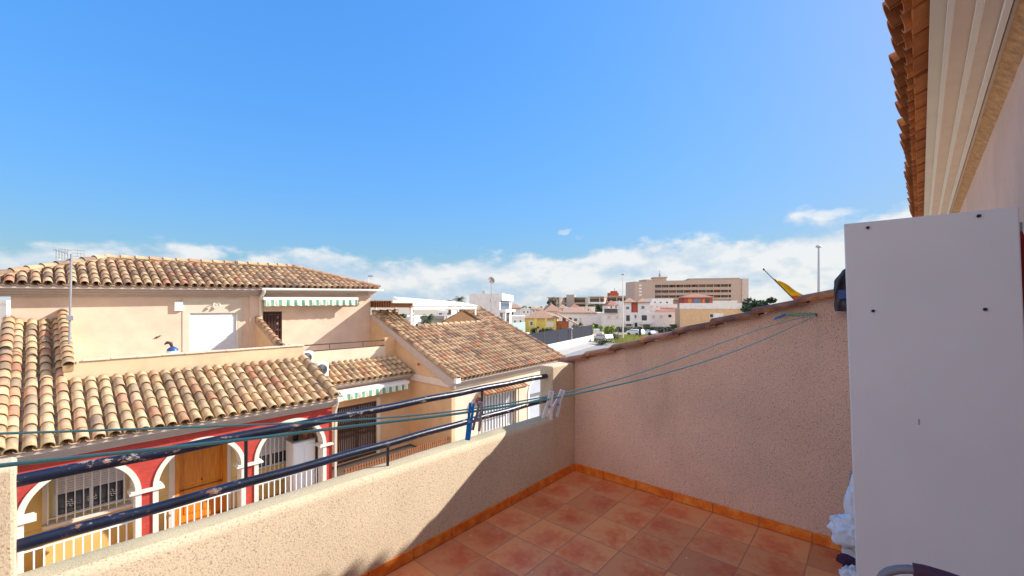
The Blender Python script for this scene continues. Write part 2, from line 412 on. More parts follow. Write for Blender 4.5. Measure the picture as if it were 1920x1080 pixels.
# ------------------------------------------------------------------ OWN TERRACE
YW = 2.19; TH = .165; XB = 3.45
tag(MB().box(-3.2, XB, -2.2, YW, -1.8, -1.6).build('terrace_floor', M['floor']), kind='structure')
def pz(x): return -.966-.0165*x
# parapet: rendered wall with a rounded, mossy top
pw = thing('parapet_wall', (1.5, YW+TH/2, -1.6), 'sunlit rough cream rendered parapet with a mossy top, running below the blue rails', 'wall')
mb = MB(); n = 60
def sec(x):
    z = pz(x)+.006*noise.noise(Vector((x*3, 0, 0)))
    return [(YW, -1.8), (YW, z-.045), (YW+.008, z-.02), (YW+.03, z-.003)]
def sec2(x):
    z = pz(x)+.006*noise.noise(Vector((x*3, 0, 0)))
    return [(YW+.03, z-.003), (YW+.07, z+.002), (YW+.13, z), (YW+.155, z-.012), (YW+TH, z-.04)]
xs = [-3.2+(XB-.37+3.2)*i/n for i in range(n+1)]
vs = [(x, *p) for x in xs for p in sec(x)]
mb.add(vs, [(i*4+k, (i+1)*4+k, (i+1)*4+k+1, i*4+k+1) for i in range(n) for k in range(3)], smooth=True)
mb.box(-3.2, XB+5, YW+.002, YW+TH-.001, G+.12, -1.05)
mb.build('wall_body', M['parapet'], pw)
mb = MB(); vs = [(x, *p) for x in xs for p in sec2(x)]
mb.add(vs, [(i*5+k, (i+1)*5+k, (i+1)*5+k+1, i*5+k+1) for i in range(n) for k in range(4)], smooth=True)
mb.build('mossy_top', M['moss'], pw)
MB().box(XB-.37, XB, YW-.0015, YW+.145, -1.75, -.55).build('end_pier', M['parapet'], pw, bevel=.012)
MB().box(-.36, -.046, YW-.0015, YW+TH, -1.75, -.545).build('end_pier', M['parapet'], pw, bevel=.012)
mb = MB(); x = XB-.012
while x > -3.1:
    mb.box(x-.308, x, YW-.012, YW-.002, -1.598, -1.527); x -= .313
mb.build('skirting', M['skirt'], pw, bevel=.002)

# boundary wall with stepped clay coping
bw = thing('boundary_wall', (XB+.09, .9, -1.6), 'shaded pink rendered wall with a sloping top, closing the far end of the terrace', 'wall')
def wz(y): return -.535+.3*(YW-y)
mb = MB(); ye = -.75
mb.prism([(YW-.001, -1.79), (YW-.001, wz(YW)), (ye, wz(ye)), (ye, -1.79)], XB, XB+.16)
mb.box(XB+.002, XB+.158, YW-.002, YW+.145, -1.79, -.536)
mb.build('wall_body', M['pinkwall'], bw)
def cop_mat():
    m, nt, b = new_mat('old_clay_coping'); v = coords(nt)
    r = ramp(nt, [(.36, (.16, .075, .06)), (.5, (.36, .135, .055)), (.66, (.58, .28, .09))]); nt.links.new(nz(nt, v, 7, 6, .7), r.inputs[0])
    at = node(nt, 'ShaderNodeAttribute', attribute_name='tint'); tr = ramp(nt, [(0, (.42, .40, .45)), (.5, (.8, .75, .7)), (1, (1.2, 1.1, 1))]); nt.links.new(at.outputs['Fac'], tr.inputs[0])
    nt.links.new(mixc(nt, 1., r.outputs[0], tr.outputs[0], 'MULTIPLY'), b.inputs['Base Color'])
    b.inputs['Roughness'].default_value = .8; bump(nt, b, nz(nt, v, 50, 4), .4, .005); return m
M['coping'] = cop_mat()
y = YW+.14; k = 0
tints = [.35, .6, .15, .7, .1, .2, .25, .9, .45, .3, .5]
while y > -.6:
    y2 = y-.283
    zc = wz((y+y2)/2); dirv = Vector((0, -1, .3)).normalized(); upn = Vector((0, .3, 1)).normalized()
    mb = MB()
    # gently arched tile, lower end resting on the one below
    n = 10; vs = []
    for q, lf in ((Vector((0, y+.02, wz(y+.02))), .03), (Vector((0, y2-.02, wz(y2-.02))), .004)):
        for j in range(n+1):
            u = -1+2*j/n
            vs.append(Vector((XB+.075+u*.125, q.y, q.z))+upn*(lf+.034*(1-u*u)))
        for j in range(n+1):
            u = 1-2*j/n
            vs.append(Vector((XB+.075+u*.125, q.y, q.z))+upn*(lf-.018+.026*(1-u*u)))
    m2 = 2*(n+1)
    mb.add(vs, [(i, (i+1) % m2, m2+(i+1) % m2, m2+i) for i in range(m2)]+[tuple(range(m2-1, -1, -1)), tuple(range(m2, 2*m2))], tints[k % 11], 0., False)
    mb.build('coping_tile', M['coping'], bw)
    y = y2; k += 1
mb = MB(); y = YW-.014
while y > -.45:
    mb.box(XB-.012, XB-.002, y-.308, y, -1.598, -1.527); y -= .313
mb.build('skirting', M['skirt'], bw, bevel=.002)

# blue rails
rl = thing('terrace_railing', (1.5, YW+.075, -.98), 'chipped dark blue double tube railing fixed above the cream parapet', 'railing')
yr = 2.262
def wavy(z0, z1, x0=-.06, x1=XB-.37):
    return [(x0+(x1-x0)*i/40, yr, z0+(z1-z0)*i/40+.002*math.sin(i*.9)) for i in range(41)]
MB().tube(wavy(-.613, -.642), .0222, 16).build('top_rail', M['rail'], rl)
MB().tube(wavy(-.842, -.862, x1=XB-.36), .0222, 16).build('lower_rail', M['rail'], rl)
for px, z0, z1 in ((461, -.63, -.85), (904, -.64, -.86), (727, -.86, -1.0)):
    x = ony(px, 800, yr).x
    MB().box(x-.006, x+.006, yr-.006, yr+.006, z1, z0).build('strut', M['black'], rl)

# own house: wall, stepped cornice, tiled eave, running toward the vanishing point at px 1727
VX = 1727
ev = Vector((*xy(VX, 1), 0)).normalized(); nv = Vector((-ev.y, ev.x, 0))   # nv points out over the terrace
oh = thing('terrace_house', (2.0, -.6, -1.6), 'house with cream stepped cornice and orange clay eave tiles overhead at the right edge', 'house', 0)
def npos(px, z):     # offset from the camera, across the eave, of a line seen at py 0
    D = z*F/HY; x, y = xy(px, D); return Vector((x, y, 0)).dot(nv)
def epr(mb, prof, t0=-4., t1=10.):
    k = len(prof); vs = [ev*t0+nv*p[0]+Vector((0, 0, p[1])) for p in prof]+[ev*t1+nv*p[0]+Vector((0, 0, p[1])) for p in prof]
    mb.add(vs, [(i, (i+1) % k, k+(i+1) % k, k+i) for i in range(k)]+[tuple(range(k-1, -1, -1)), tuple(range(k, 2*k))]); return mb
n1, z1 = npos(1745, 1.42), 1.42
n2, z2 = npos(1797, 1.40), 1.40
n3, z3 = npos(1853, 1.35), 1.35
n4, z4 = npos(1912, 1.30), 1.30
n5, z5 = npos(1945, 1.25), 1.25
mb = MB()
epr(mb, [(n1, z1), (n1, 1.49), (n5-.2, 1.49), (n5-.2, z2), (n2+.012, z2), (n2+.012, z1)])
mb.build('cornice', M['cornicewhite'], oh)
mb = MB()
epr(mb, [(n2+.012, z2-.001), (n2+.012, z3+.028), (n3+.012, z3+.028), (n3+.012, z3), (n5-.2, z3), (n5-.2, z2-.001)])
mb.build('cornice', M['cornicetan'], oh)
mb = MB()
epr(mb, [(n3+.012, z3-.001), (n3+.012, z4+.028), (n4+.014, z4+.028), (n4+.014, z4), (n5-.2, z4), (n5-.2, z3-.001)])
mb.build('cornice', M['cornicetan'], oh)
mb = MB()
for nn, zz in ((n2+.012, z2-.012), (n3+.012, z3+.0), (n4+.02, z4+.0)):
    epr(mb, [(nn+.0, zz-.008), (nn+.0, zz+.02), (nn+.022, zz+.02), (nn+.022, zz-.008)])
mb.build('cornice_bead', M['white'], oh)
mb = MB(); tt = 80
pts = []
for i in range(tt+1):
    t = -2+12*i/tt; w = .012*noise.noise(Vector((t*4, 3, 0)))+.006*noise.noise(Vector((t*17, 3, 0)))
    pts += [ev*t+nv*(n4+.0)+Vector((0, 0, z4-.006)), ev*t+nv*(n5-.03)+Vector((0, 0, z5-.03+w*2))]
mb.add(pts, [(2*i, 2*i+2, 2*i+3, 2*i+1) for i in range(tt)])
mb.build('foam_joint', paint('ochre_foam_filler', (.50, .30, .15), .95, .45, 22, 0, 70, .9), oh)
mb = MB(); epr(mb, [(n5-.02, -1.7), (n5-.02, z4), (n5-.3, z4), (n5-.3, -1.7)])
mb.build('house_wall', stucco('own_house_render', (.72, .50, .38), (.35, .2, .14), .3, 90, .5, .1, (.5, .35, .25), .006), oh)
mb = MB()
mb.add([ev*t+nv*nn+Vector((0, 0, z)) for t in (-4, 10) for nn, z in ((n5-.29, 1.49), (n5-4.5, 3.1), (n5-4.5, -1.7), (n5-.29, -1.7))],
       [(0, 1, 5, 4), (1, 2, 6, 5), (2, 3, 7, 6), (0, 3, 2, 1), (4, 5, 6, 7)])
mb.build('house_body', M['pinkwall'], oh)
# eave: clay boards underneath and curved tiles along the edge
nT = npos(1712, 1.50)
mb = MB(); sl = .38
upn = (Vector((0, 0, 1))+nv*sl).normalized(); bdn = (-nv+Vector((0, 0, sl))).normalized()
O = ev*-4+nv*nT+Vector((0, 0, 1.495))
w = .30
for i in range(int(14/w)):          # flat clay under-tiles, each set a little askew
    j = random.uniform(-.006, .006)
    c0 = O+ev*(i*w+.004); c1 = O+ev*((i+1)*w-.004)
    mb.add([c0+upn*j, c1+upn*(j+.008), c1+bdn*1.3+upn*(j+.008), c0+bdn*1.3+upn*j,
            c0+upn*(j+.02), c1+upn*(j+.028), c1+bdn*1.3+upn*(j+.028), c0+bdn*1.3+upn*(j+.02)],
           [(3, 2, 1, 0), (4, 5, 6, 7), (0, 1, 5, 4), (1, 2, 6, 5), (3, 0, 4, 7), (2, 3, 7, 6)], random.random())
mb.build('eave_soffit', M['tile_new'], oh)
mb = MB()
T = 14.
for i in range(int(T/.215)):
    t = (i+.5)*.215
    for k in range(4):
        p = O+ev*(t+random.uniform(-.006, .006))+bdn*(k*.36-.055+random.uniform(-.02, .01))+upn*(.036+.012*k*0)
        arch_tile(mb, p, bdn, ev, upn, .39, .1, .085, random.random(), 8, .026, k == 0)
        q = O+ev*(t+.1075)+bdn*(k*.36-.03)+upn*.02
        # pan tile with thickness so that its belly shows from below
        vs = []
        for qq in (q, q+bdn*.38):
            for j in range(7):
                an = math.pi+math.pi*j/6; vs.append(qq+upn*(math.sin(an)*.055+.045)+ev*(math.cos(an)*.088))
            for j in range(7):
                an = math.pi+math.pi*(6-j)/6; vs.append(qq+upn*(math.sin(an)*.042+.045)+ev*(math.cos(an)*.074))
        mb.add(vs, [(a, (a+1) % 14, 14+(a+1) % 14, 14+a) for a in range(14)]+[tuple(range(13, -1, -1))], random.random(), 0., False)
mb.build('roof_tiles', M['tile_new'], oh)

# ------------------------------------------------------------------ things on the terrace
# tall white cabinet: corners from the photograph on the plane x = 2
XC = 2.0
cb = thing('cabinet', (XC+.17, -.15, -1.6), 'tall plain off-white metal cabinet with small dark screws, at the right of the terrace', 'cabinet')
tl = onx(1582, 420, XC); tr = onx(1911, 387, XC); bl = onx(1608, 1080, XC)
k = (tl.y-bl.y)/(tl.z-bl.z)
def cy(yv, z): return yv-(tl.z-z)*k*.9
mb = MB(); zt = tl.z; zb = -1.598
mb.add([(x, cy(yy, z), z+(.0 if z < 0 else (tr.z-tl.z)*(tl.y-yy)/(tl.y-tr.y))) for x in (XC, XC+.34) for z in (zb, zt) for yy in (tl.y, tr.y)],
       [(0, 1, 3, 2), (4, 6, 7, 5), (0, 2, 6, 4), (1, 5, 7, 3), (2, 3, 7, 6), (0, 4, 5, 1)])
def cab_mat():
    m, nt, b = new_mat('weathered_white_sheet'); v = coords(nt)
    r = ramp(nt, [(.3, (.63, .635, .67)), (.7, (.68, .685, .72))]); nt.links.new(nz(nt, v, 2.5, 5), r.inputs[0])
    sp = ramp(nt, [(.74, (0, 0, 0)), (.8, (.5, .5, .5))]); nt.links.new(nz(nt, v, 60, 2), sp.inputs[0])
    c = mixc(nt, sp.outputs[0], r.outputs[0], (.42, .37, .33))
    vs = coords(nt, (1, 6, .7)); st = ramp(nt, [(.55, (0, 0, 0)), (.85, (.18, .18, .18))]); nt.links.new(nz(nt, vs, 1.2, 6), st.inputs[0])
    c = mixc(nt, st.outputs[0], c, (.50, .48, .44))
    nt.links.new(c, b.inputs['Base Color']); b.inputs['Roughness'].default_value = .5
    bump(nt, b, nz(nt, v, 120, 3), .08, .002); return m
mb.build('carcass', cab_mat(), cb, bevel=.004)
for px, py in ((1627, 427), (1835, 405), (1637, 583), (1847, 580)):
    p = onx(px, py, XC); m = MB()
    vs = [(XC-.004-.003*(j > 0), p.y+rr*math.cos(a*math.pi/5), p.z+rr*math.sin(a*math.pi/5)) for j, rr in ((0, .005), (1, .0036)) for a in range(10)]
    m.add(vs, [(a, (a+1) % 10, 10+(a+1) % 10, 10+a) for a in range(10)]+[tuple(range(10, 20))])
    vs = [(XC, p.y+.0052*math.cos(a*math.pi/5), p.z+.0052*math.sin(a*math.pi/5)) for a in range(10)]+[(XC-.005, p.y+.0052*math.cos(a*math.pi/5), p.z+.0052*math.sin(a*math.pi/5)) for a in range(10)]
    m.add(vs, [(a, (a+1) % 10, 10+(a+1) % 10, 10+a) for a in range(10)])
    m.build('screw', M['black'], cb)
# scuffs
p = onx(1723, 790, XC)
MB().box(XC-.0015, XC-.0003, p.y-.0012, p.y+.0012, p.z-.012, p.z+.008).build('rust_mark', M['terracotta'], cb)

def crumple(c, rad, amp, seed, sub=5, sc=2., squash=None):
    import bmesh
    bm = bmesh.new(); bmesh.ops.create_icosphere(bm, subdivisions=sub, radius=1)
    vs = []
    for v in bm.verts:
        d = v.co.normalized(); nn = noise.noise(d*sc+Vector((seed, 0, 0)))
        r2 = abs(noise.noise(Vector((d.x*sc*2.6, d.y*sc*2.6, d.z*sc*.9))+Vector((seed, 5, 0)))); r3 = abs(noise.noise(d*sc*5+Vector((seed, 9, 0))))
        k = 1+amp*(.8*nn-.6*r2-.1*r3)
        vs.append(Vector(c)+Vector((d.x*rad[0]*k, d.y*rad[1]*k, d.z*rad[2]*k)))
    fs = [tuple(v.index for v in f.verts) for f in bm.faces]; bm.free()
    return vs, fs
# dark bag hung over the coping, beside the cabinet
pb = onx(1592, 530, XB)
bagm = paint('dark_plastic', (.05, .048, .062), .34, .3, 10)
mb = MB(); nu, nvv = 26, 26; vs = []
ptl = onx(1566, 508, XB-.06); pbr = onx(1640, 584, XB-.06)
for i in range(nu+1):
    for j in range(nvv+1):
        u = i/nu; v_ = j/nvv
        yy = ptl.y+(pbr.y-ptl.y)*u
        top = ptl.z+.012*math.sin(u*9)
        zz = top+(pbr.z-top)*v_
        fold = .014*noise.noise(Vector((u*5, v_*3, 1)))*2+.008*math.sin(u*22+v_*3+3*noise.noise(Vector((u*3, v_*3, 0))))
        yo = .006*max(0, math.sin(v_*3.1+.2))*(1-u)+.01*noise.noise(Vector((v_*4, 0, 2)))-(1-u)*.05*max(0, .25-v_)*3
        vs.append((XB-.075-.02*math.sin(v_*3.14)+fold, yy+yo*(1-u)*1.0, zz))
mb.add(vs, [(i*(nvv+1)+j, i*(nvv+1)+j+1, (i+1)*(nvv+1)+j+1, (i+1)*(nvv+1)+j) for i in range(nu) for j in range(nvv)], smooth=True)
vs2 = [(XB+.16+(p[0]-XB+.075)*.5, p[1], p[2]*1+.0) for p in vs]
mb.add(vs2, [(i*(nvv+1)+j, (i+1)*(nvv+1)+j, (i+1)*(nvv+1)+j+1, i*(nvv+1)+j+1) for i in range(nu) for j in range(nvv)], smooth=True)
K = nvv+1
mb.add([vs[i*K] for i in range(nu+1)]+[(XB+.05, vs[i*K][1], vs[i*K][2]+.012) for i in range(nu+1)]+[vs2[i*K] for i in range(nu+1)],
       [(r_*(nu+1)+i, r_*(nu+1)+i+1, (r_+1)*(nu+1)+i+1, (r_+1)*(nu+1)+i) for r_ in (0, 1) for i in range(nu)], smooth=True)
bg = mb.build('plastic_bag', bagm)
recenter(bg); tag(bg, 'crumpled dark plastic bag draped over the wall coping beside the cabinet', 'bag')
mb = MB(); q0 = onx(1566, 545, XB-.105)
vs = []
for i in range(9):
    for j in range(7):
        vs.append((XB-.112+.006*noise.noise(Vector((i*.7, j*.7, 4))), q0.y-.012-.011*i+.006*noise.noise(Vector((j*.8, 0, 8))), q0.z+.004-.0095*j-.012*noise.noise(Vector((i*.5, 7, 0)))))
mb.add(vs, [(i*7+j, i*7+j+1, (i+1)*7+j+1, (i+1)*7+j) for i in range(8) for j in range(6)], smooth=True)
mb.build('blue_print', paint('blue_print', (.03, .07, .22), .4, .3, 20), bg)

# white bags and odds at the foot of the cabinet
pl = paint('thin_white_plastic', (.66, .74, .84), .35, .1, 8)
c = onx(1596, 1005, XB-.55)
def bag_pile(lst, name, mat, label):
    mb = MB()
    for cc, rad, amp, sd in lst:
        vs, fs = crumple(cc, rad, amp, sd); mb.add(vs, fs, smooth=True)
    o = mb.build(name, mat); recenter(o); return tag(o, label, 'bag')
c1 = onx(1600, 1000, 2.75); c1b = onx(1612, 955, 2.75)
floorz = -1.595
bag_pile([(c1+Vector((0, -.02, .0)), (.07, .12, .10), .5, 2.), (c1b, (.05, .06, .17), .4, 5.), (c1+Vector((.03, -.05, -.15)), (.06, .09, .14), .35, 7.)], 'plastic_bag', pl, 'crumpled thin white plastic bag bulging out behind the foot of the cabinet')
c2 = onx(1588, 1072, 2.55)
bag_pile([(c2+Vector((0, -.02, -.02)), (.05, .05, .05), .5, 11.), (c2+Vector((.02, -.03, -.08)), (.05, .06, .07), .4, 12.)], 'plastic_bag', paint('speckled_plastic', (.62, .63, .68), .35, .5, 30), 'small speckled white bag lowest on the floor beside the cabinet')
# grey perforated strip standing behind
ps = onx(1596, 885, 3.3); pe = onx(1596, 980, 3.3)
st = thing('metal_post', (ps.x, ps.y-.03, -1.598), 'grey perforated metal upright standing behind the white bag', 'post')
MB().box(ps.x-.012, ps.x+.012, ps.y-.07, ps.y+.01, -1.598, ps.z).build('channel', M['grey'], st, bevel=.002)
for i in range(7):
    for j in (0, 1):
        z = ps.z-.02-.03*i
        MB().box(ps.x-.0145, ps.x-.0118, ps.y-.02-.022*j, ps.y-.01-.022*j, z-.008, z+.002).build('slot', M['black'], st)
w0 = onx(1604, 1040, 2.5)
o = MB().box(w0.x-.012, w0.x+.012, w0.y-.03, w0.y-.004, -1.598, w0.z).build('wooden_stick', paint('raw_wood', (.45, .24, .07), .7, .3, 10), bevel=.002); recenter(o)
tag(o, 'short ochre wooden stick upright against the cabinet foot', 'stick')
w0 = onx(1580, 1045, 2.62)
o = MB(); vs, fs = crumple((w0.x, w0.y-.02, w0.z-.01), (.03, .05, .025), .5, 21., 3); o.add(vs, fs); o.box(w0.x-.02, w0.x+.03, w0.y-.05, w0.y, -1.598, w0.z-.01)
o = o.build('dark_cloth', paint('plum_cloth', (.05, .02, .05), .9)); recenter(o); tag(o, 'small dark plum cloth bundle below the white bag', 'cloth')

# red folded parasol behind the cabinet's right side
q = onx(1925, 420, 2.2)
pr = thing('folded_parasol', (2.42, q.y-.02, -1.6), 'narrow dark red folded parasol glimpsed between cabinet and house wall', 'parasol')
MB().tube([(2.30, q.y+.0, -1.595), (2.30, q.y+.0, q.z+.02)], .009, 8).build('pole', M['grey'], pr)
prof = [(.012, -1.2), (.028, -1.15), (.034, -.6), (.03, -.1), (.02, q.z-.06), (.006, q.z)]
MB().lathe(prof, (2.30, q.y+.0, 0), 10).build('canopy', M['redcloth'], pr)

# chair: only the curve of its back tube reaches the picture
chx = 1.02
ch0 = onx(1700, 1066, chx)
ch = thing('folding_chair', (chx-.25, ch0.y-.05, -1.6), 'grey tubular folding chair with dark purple fabric, only the top of its back in view', 'chair')
y0 = onx(1652, 1085, chx).y; y1 = y0-.42
top = [onx(px, py, chx) for px, py in ((1652, 1086), (1657, 1078), (1668, 1071), (1685, 1067.5), (1705, 1067), (1735, 1072), (1775, 1084), (1830, 1104))]
top.append(Vector((chx, y1+.03, top[-1].z-.03))); top.append(Vector((chx, y1, top[-1].z-.05)))
MB().tube([(chx-.42, y0+.01, -1.59), (chx-.06, y0+.008, top[0].z-.2), (chx-.01, y0+.003, top[0].z-.05)]+top+[(chx-.01, y1-.005, top[-1].z-.08), (chx-.42, y1-.01, -1.59)], .0075, 10).build('frame', paint('grey_tube', (.20, .19, .22), .5, .1, 8, .2), ch)
MB().tube([(chx+.02, y0-.015, -1.59), (chx-.42, y0-.015, -1.13)], .0085, 8).build('leg', M['grey'], ch)
MB().tube([(chx+.02, y1+.015, -1.59), (chx-.42, y1+.015, -1.13)], .0085, 8).build('leg', M['grey'], ch)
purp = paint('purple_fabric', (.075, .03, .06), .8)
fab = [onx(px, py, chx) for px, py in ((1713, 1068), (1735, 1072), (1775, 1084), (1830, 1104))]
mb = MB(); mb.tube(fab, .011, 10)
for sx_ in (-1, 1):
    mb.add([p+Vector((sx_*.0108, 0, dz)) for p in fab for dz in (0, -.3)], [(2*i, 2*i+2, 2*i+3, 2*i+1) for i in range(3)])
mb.build('backrest', purp, ch)
MB().box(chx-.44, chx-.03, y1+.02, y0-.02, -1.14, -1.12).build('seat', purp, ch, bevel=.005)

# clothes line: two strands from a hook on the boundary wall, sagging past the camera's left
hk = onx(1531, 588, XB-.012)
cl = thing('clothes_line', (hk.x, hk.y, hk.z), 'green plastic clothes line in two sagging strands tied to a hook on the pink wall', 'clothes line')
green = paint('green_line_plastic', (.20, .55, .49), .35, .12, 6)
def strand(samples, end):
    end = Vector(end); pts = []
    for px, py in samples:
        s = (px-CX)/F; ax, ay = FX+RX*s, FY+RY*s
        dx, dy = end.x-hk.x, end.y-hk.y
        # solve hk + t*d = D*(ax, ay)
        det = dx*(-ay)+ax*dy; t = (-hk.x*(-ay)-ax*hk.y)/det
        D = (hk.x+t*dx)/ax if abs(ax) > .02 else (hk.y+t*dy)/ay
        pts.append(P(px, py, D))
    # smooth
    for _ in range(2):
        q = pts[:]
        for i in range(1, len(pts)-1): q[i] = pts[i]*.5+(pts[i-1]+pts[i+1])*.25
        pts = q
    out = []
    for i in range(len(pts)-1):
        p0 = pts[max(i-1, 0)]; p1 = pts[i]; p2 = pts[i+1]; p3 = pts[min(i+2, len(pts)-1)]
        for k in range(6):
            t = k/6
            out.append(.5*((2*p1)+(p2-p0)*t+(2*p0-5*p1+4*p2-p3)*t*t+(3*p1-p0-3*p2+p3)*t*t*t))
    out.append(pts[-1]); return out
sF = strand([(1531, 589), (1450, 597), (1355, 645), (1260, 680), (1177, 710), (1071, 738), (977, 752), (894, 767), (800, 779), (705, 787), (520, 795), (400, 800), (222, 806), (0, 813)], (-.05, 1.27, 0))
sN = strand([(1531, 591), (1440, 637), (1347, 677), (1217, 711), (1071, 743), (977, 757), (894, 773), (800, 784), (705, 793), (587, 807), (480, 823), (400, 832), (222, 848), (0, 873)], (-.03, .796, 0))
for s_, r_ in ((sF, .0025), (sN, .0027)):
    d = (s_[-1]-s_[-4]).normalized(); s_ = s_+[s_[-1]+d*.6+Vector((0, 0, .03)), s_[-1]+d*1.6+Vector((0, 0, .14))]
    MB().tube(s_, r_, 8).build('cord', green, cl)
MB().tube([hk+Vector((.012, 0, 0)), hk+Vector((-.02, 0, 0)), hk+Vector((-.03, 0, -.008)), hk+Vector((-.028, 0, -.016)), hk+Vector((-.015, 0, -.016))], .003, 6).build('hook', M['black'], cl)
mb = MB(); a0 = onx(1474, 591, XB-.03)
for k in range(5):
    pts = []
    for i in range(17):
        t = i/16; p = hk.lerp(a0, t); ph = k*1.3
        pts.append(p+Vector((-.02+.006*math.sin(t*14+ph), .004*math.sin(t*9+ph*2), .009*math.sin(t*8+ph)*(math.sin(t*3.1)+.2))))
    mb.tube(pts, .0018, 6)
mb.build('knot', paint('bright_green_cord', (.05, .42, .24), .45), cl)
mb = MB(); b0 = onx(1474, 589, XB-.03); b1 = onx(1452, 598, XB-.05)
for k in range(4):
    mb.tube([b0.lerp(b1, t/6)+Vector((0, .003*math.sin(t*2+k*2), .007*math.sin(t*1.6+k*1.7))) for t in range(7)], .0034, 6)
mb.build('blue_tie', paint('blue_tie', (.01, .22, .62), .4), cl)
MB().tube([hk+Vector((-.016, -.002, -.005))]+[hk+Vector((-.012, -.002+.004*math.sin(i), -.03*i-.02)) for i in range(12)], .0008, 5).build('loose_thread', paint('pale_thread', (.35, .5, .3), .6), cl)

# pegs
def on_strand(st_, px):
    best = None
    for p in st_:
        D = p.x*FX+p.y*FY; q = CX+F*(p.x*RX+p.y*RY)/D
        if best is None or abs(q-px) < best[0]: best = (abs(q-px), p)
    return best[1]
FR = Vector((RX, RY, 0)); FW = Vector((FX, FY, 0))
def peg(px, mat, label, spread, tilt, st_=sN, L=.074, yawv=0.):
    p = on_strand(st_, px)
    t = thing('clothes_peg', p, label, 'peg', group='pegs clipped on the clothes line')
    ax = (FR*math.cos(yawv)+FW*math.sin(yawv)).normalized(); th_ = ax.cross(Vector((0, 0, 1)))
    for sgn in (-1, 1):
        mb = MB(); vs = []
        prof = [(.020, .0022, .0035), (.008, .0012, .005), (0, .0022, .006), (-.008, .0016, .006), (-.022, .0045 if spread >= 0 else .0012, .0055), (-L+.02, max(.0008, .0045+spread), .005)]
        for zz, off, hw in prof:
            tw = .0058
            for a_, b_ in ((0, -1), (1, -1), (1, 1), (0, 1)):
                o2 = ax*(sgn*(off+a_*tw-.001))+th_*(b_*.0055)
                z_ = zz; v_ = o2+Vector((0, 0, z_))
                # tilt in the picture plane
                v_ = Matrix.Rotation(tilt, 3, th_) @ v_
                vs.append(p+v_)
        nn = len(prof)
        fs = [(i*4+k, i*4+(k+1) % 4, (i+1)*4+(k+1) % 4, (i+1)*4+k) for i in range(nn-1) for k in range(4)]+[(3, 2, 1, 0), (4*nn-4, 4*nn-3, 4*nn-2, 4*nn-1)]
        mb.add(vs, fs); mb.build('jaw', mat, t)
    c = p+Matrix.Rotation(tilt, 3, th_) @ Vector((0, 0, -.021))
    MB().tube([c+th_*-.0065, c+th_*.0065], .0038, 10).build('spring', M['grey'], t)
    return t
wp = paint('lilac_white_plastic', (.82, .80, .84), .4, .04)
bp_ = paint('bright_blue_plastic', (.004, .24, .75), .35, .08)
gp = paint('grey_plastic', (.42, .42, .46), .4, .05)
peg(888, bp_, 'bright blue plastic clothes peg clipped on the line', -.0045, -.12, L=.084)
peg(903, gp, 'grey plastic clothes peg hanging just right of the blue one', .001, -.17, L=.066)
peg(1026, wp, 'whitish plastic clothes peg with splayed legs, in front of the rail end', .005, -.16, L=.074)
peg(1052, wp, 'whitish plastic clothes peg with splayed legs, rightmost on the line', .005, -.36, L=.074)

# ------------------------------------------------------------------ OPPOSITE HOUSES
SL = .413; HX = Vector((1, 0, 0)); BU = Vector((0, 1, SL)).normalized(); UPN = Vector((0, -SL, 1)).normalized(); CS = math.hypot(1, SL)
def cornice(mb, x0, x1, yw, yo, zt, dz=0., h=.24):
    """stepped moulding between wall face yw and outer edge yo, top zt"""
    d = yw-yo
    prof = [(yw+.05, zt), (yo, zt), (yo, zt-h*.28), (yo+d*.25, zt-h*.30), (yo+d*.25, zt-h*.52), (yo+d*.5, zt-h*.56), (yo+d*.5, zt-h*.74), (yo+d*.78, zt-h*.8), (yo+d*.78, zt-h), (yw+.05, zt-h)]
    return mb.prism(prof, x0, x1, dz)
def wall_holes(mb, x0, x1, z0, z1, y, holes, depth=.22):
    xs = sorted({x0, x1, *[h[0] for h in holes], *[h[1] for h in holes]}); zs = sorted({z0, z1, *[h[2] for h in holes], *[h[3] for h in holes]})
    for i in range(len(xs)-1):
        for j in range(len(zs)-1):
            cx_, cz = (xs[i]+xs[i+1])/2, (zs[j]+zs[j+1])/2
            if any(h[0] < cx_ < h[1] and h[2] < cz < h[3] for h in holes): continue
            mb.quad((xs[i], y, zs[j]), (xs[i+1], y, zs[j]), (xs[i+1], y, zs[j+1]), (xs[i], y, zs[j+1]))
    for h in holes:
        a, b_, c_, d_ = h
        mb.quad((a, y, c_), (a, y, d_), (a, y+depth, d_), (a, y+depth, c_)); mb.quad((b_, y, d_), (b_, y, c_), (b_, y+depth, c_), (b_, y+depth, d_))
        mb.quad((a, y, c_), (a, y+depth, c_), (b_, y+depth, c_), (b_, y, c_)); mb.quad((a, y, d_), (b_, y, d_), (b_, y+depth, d_), (a, y+depth, d_))
        mb.quad((a, y+depth, c_), (b_, y+depth, c_), (b_, y+depth, d_), (a, y+depth, d_))
    return mb

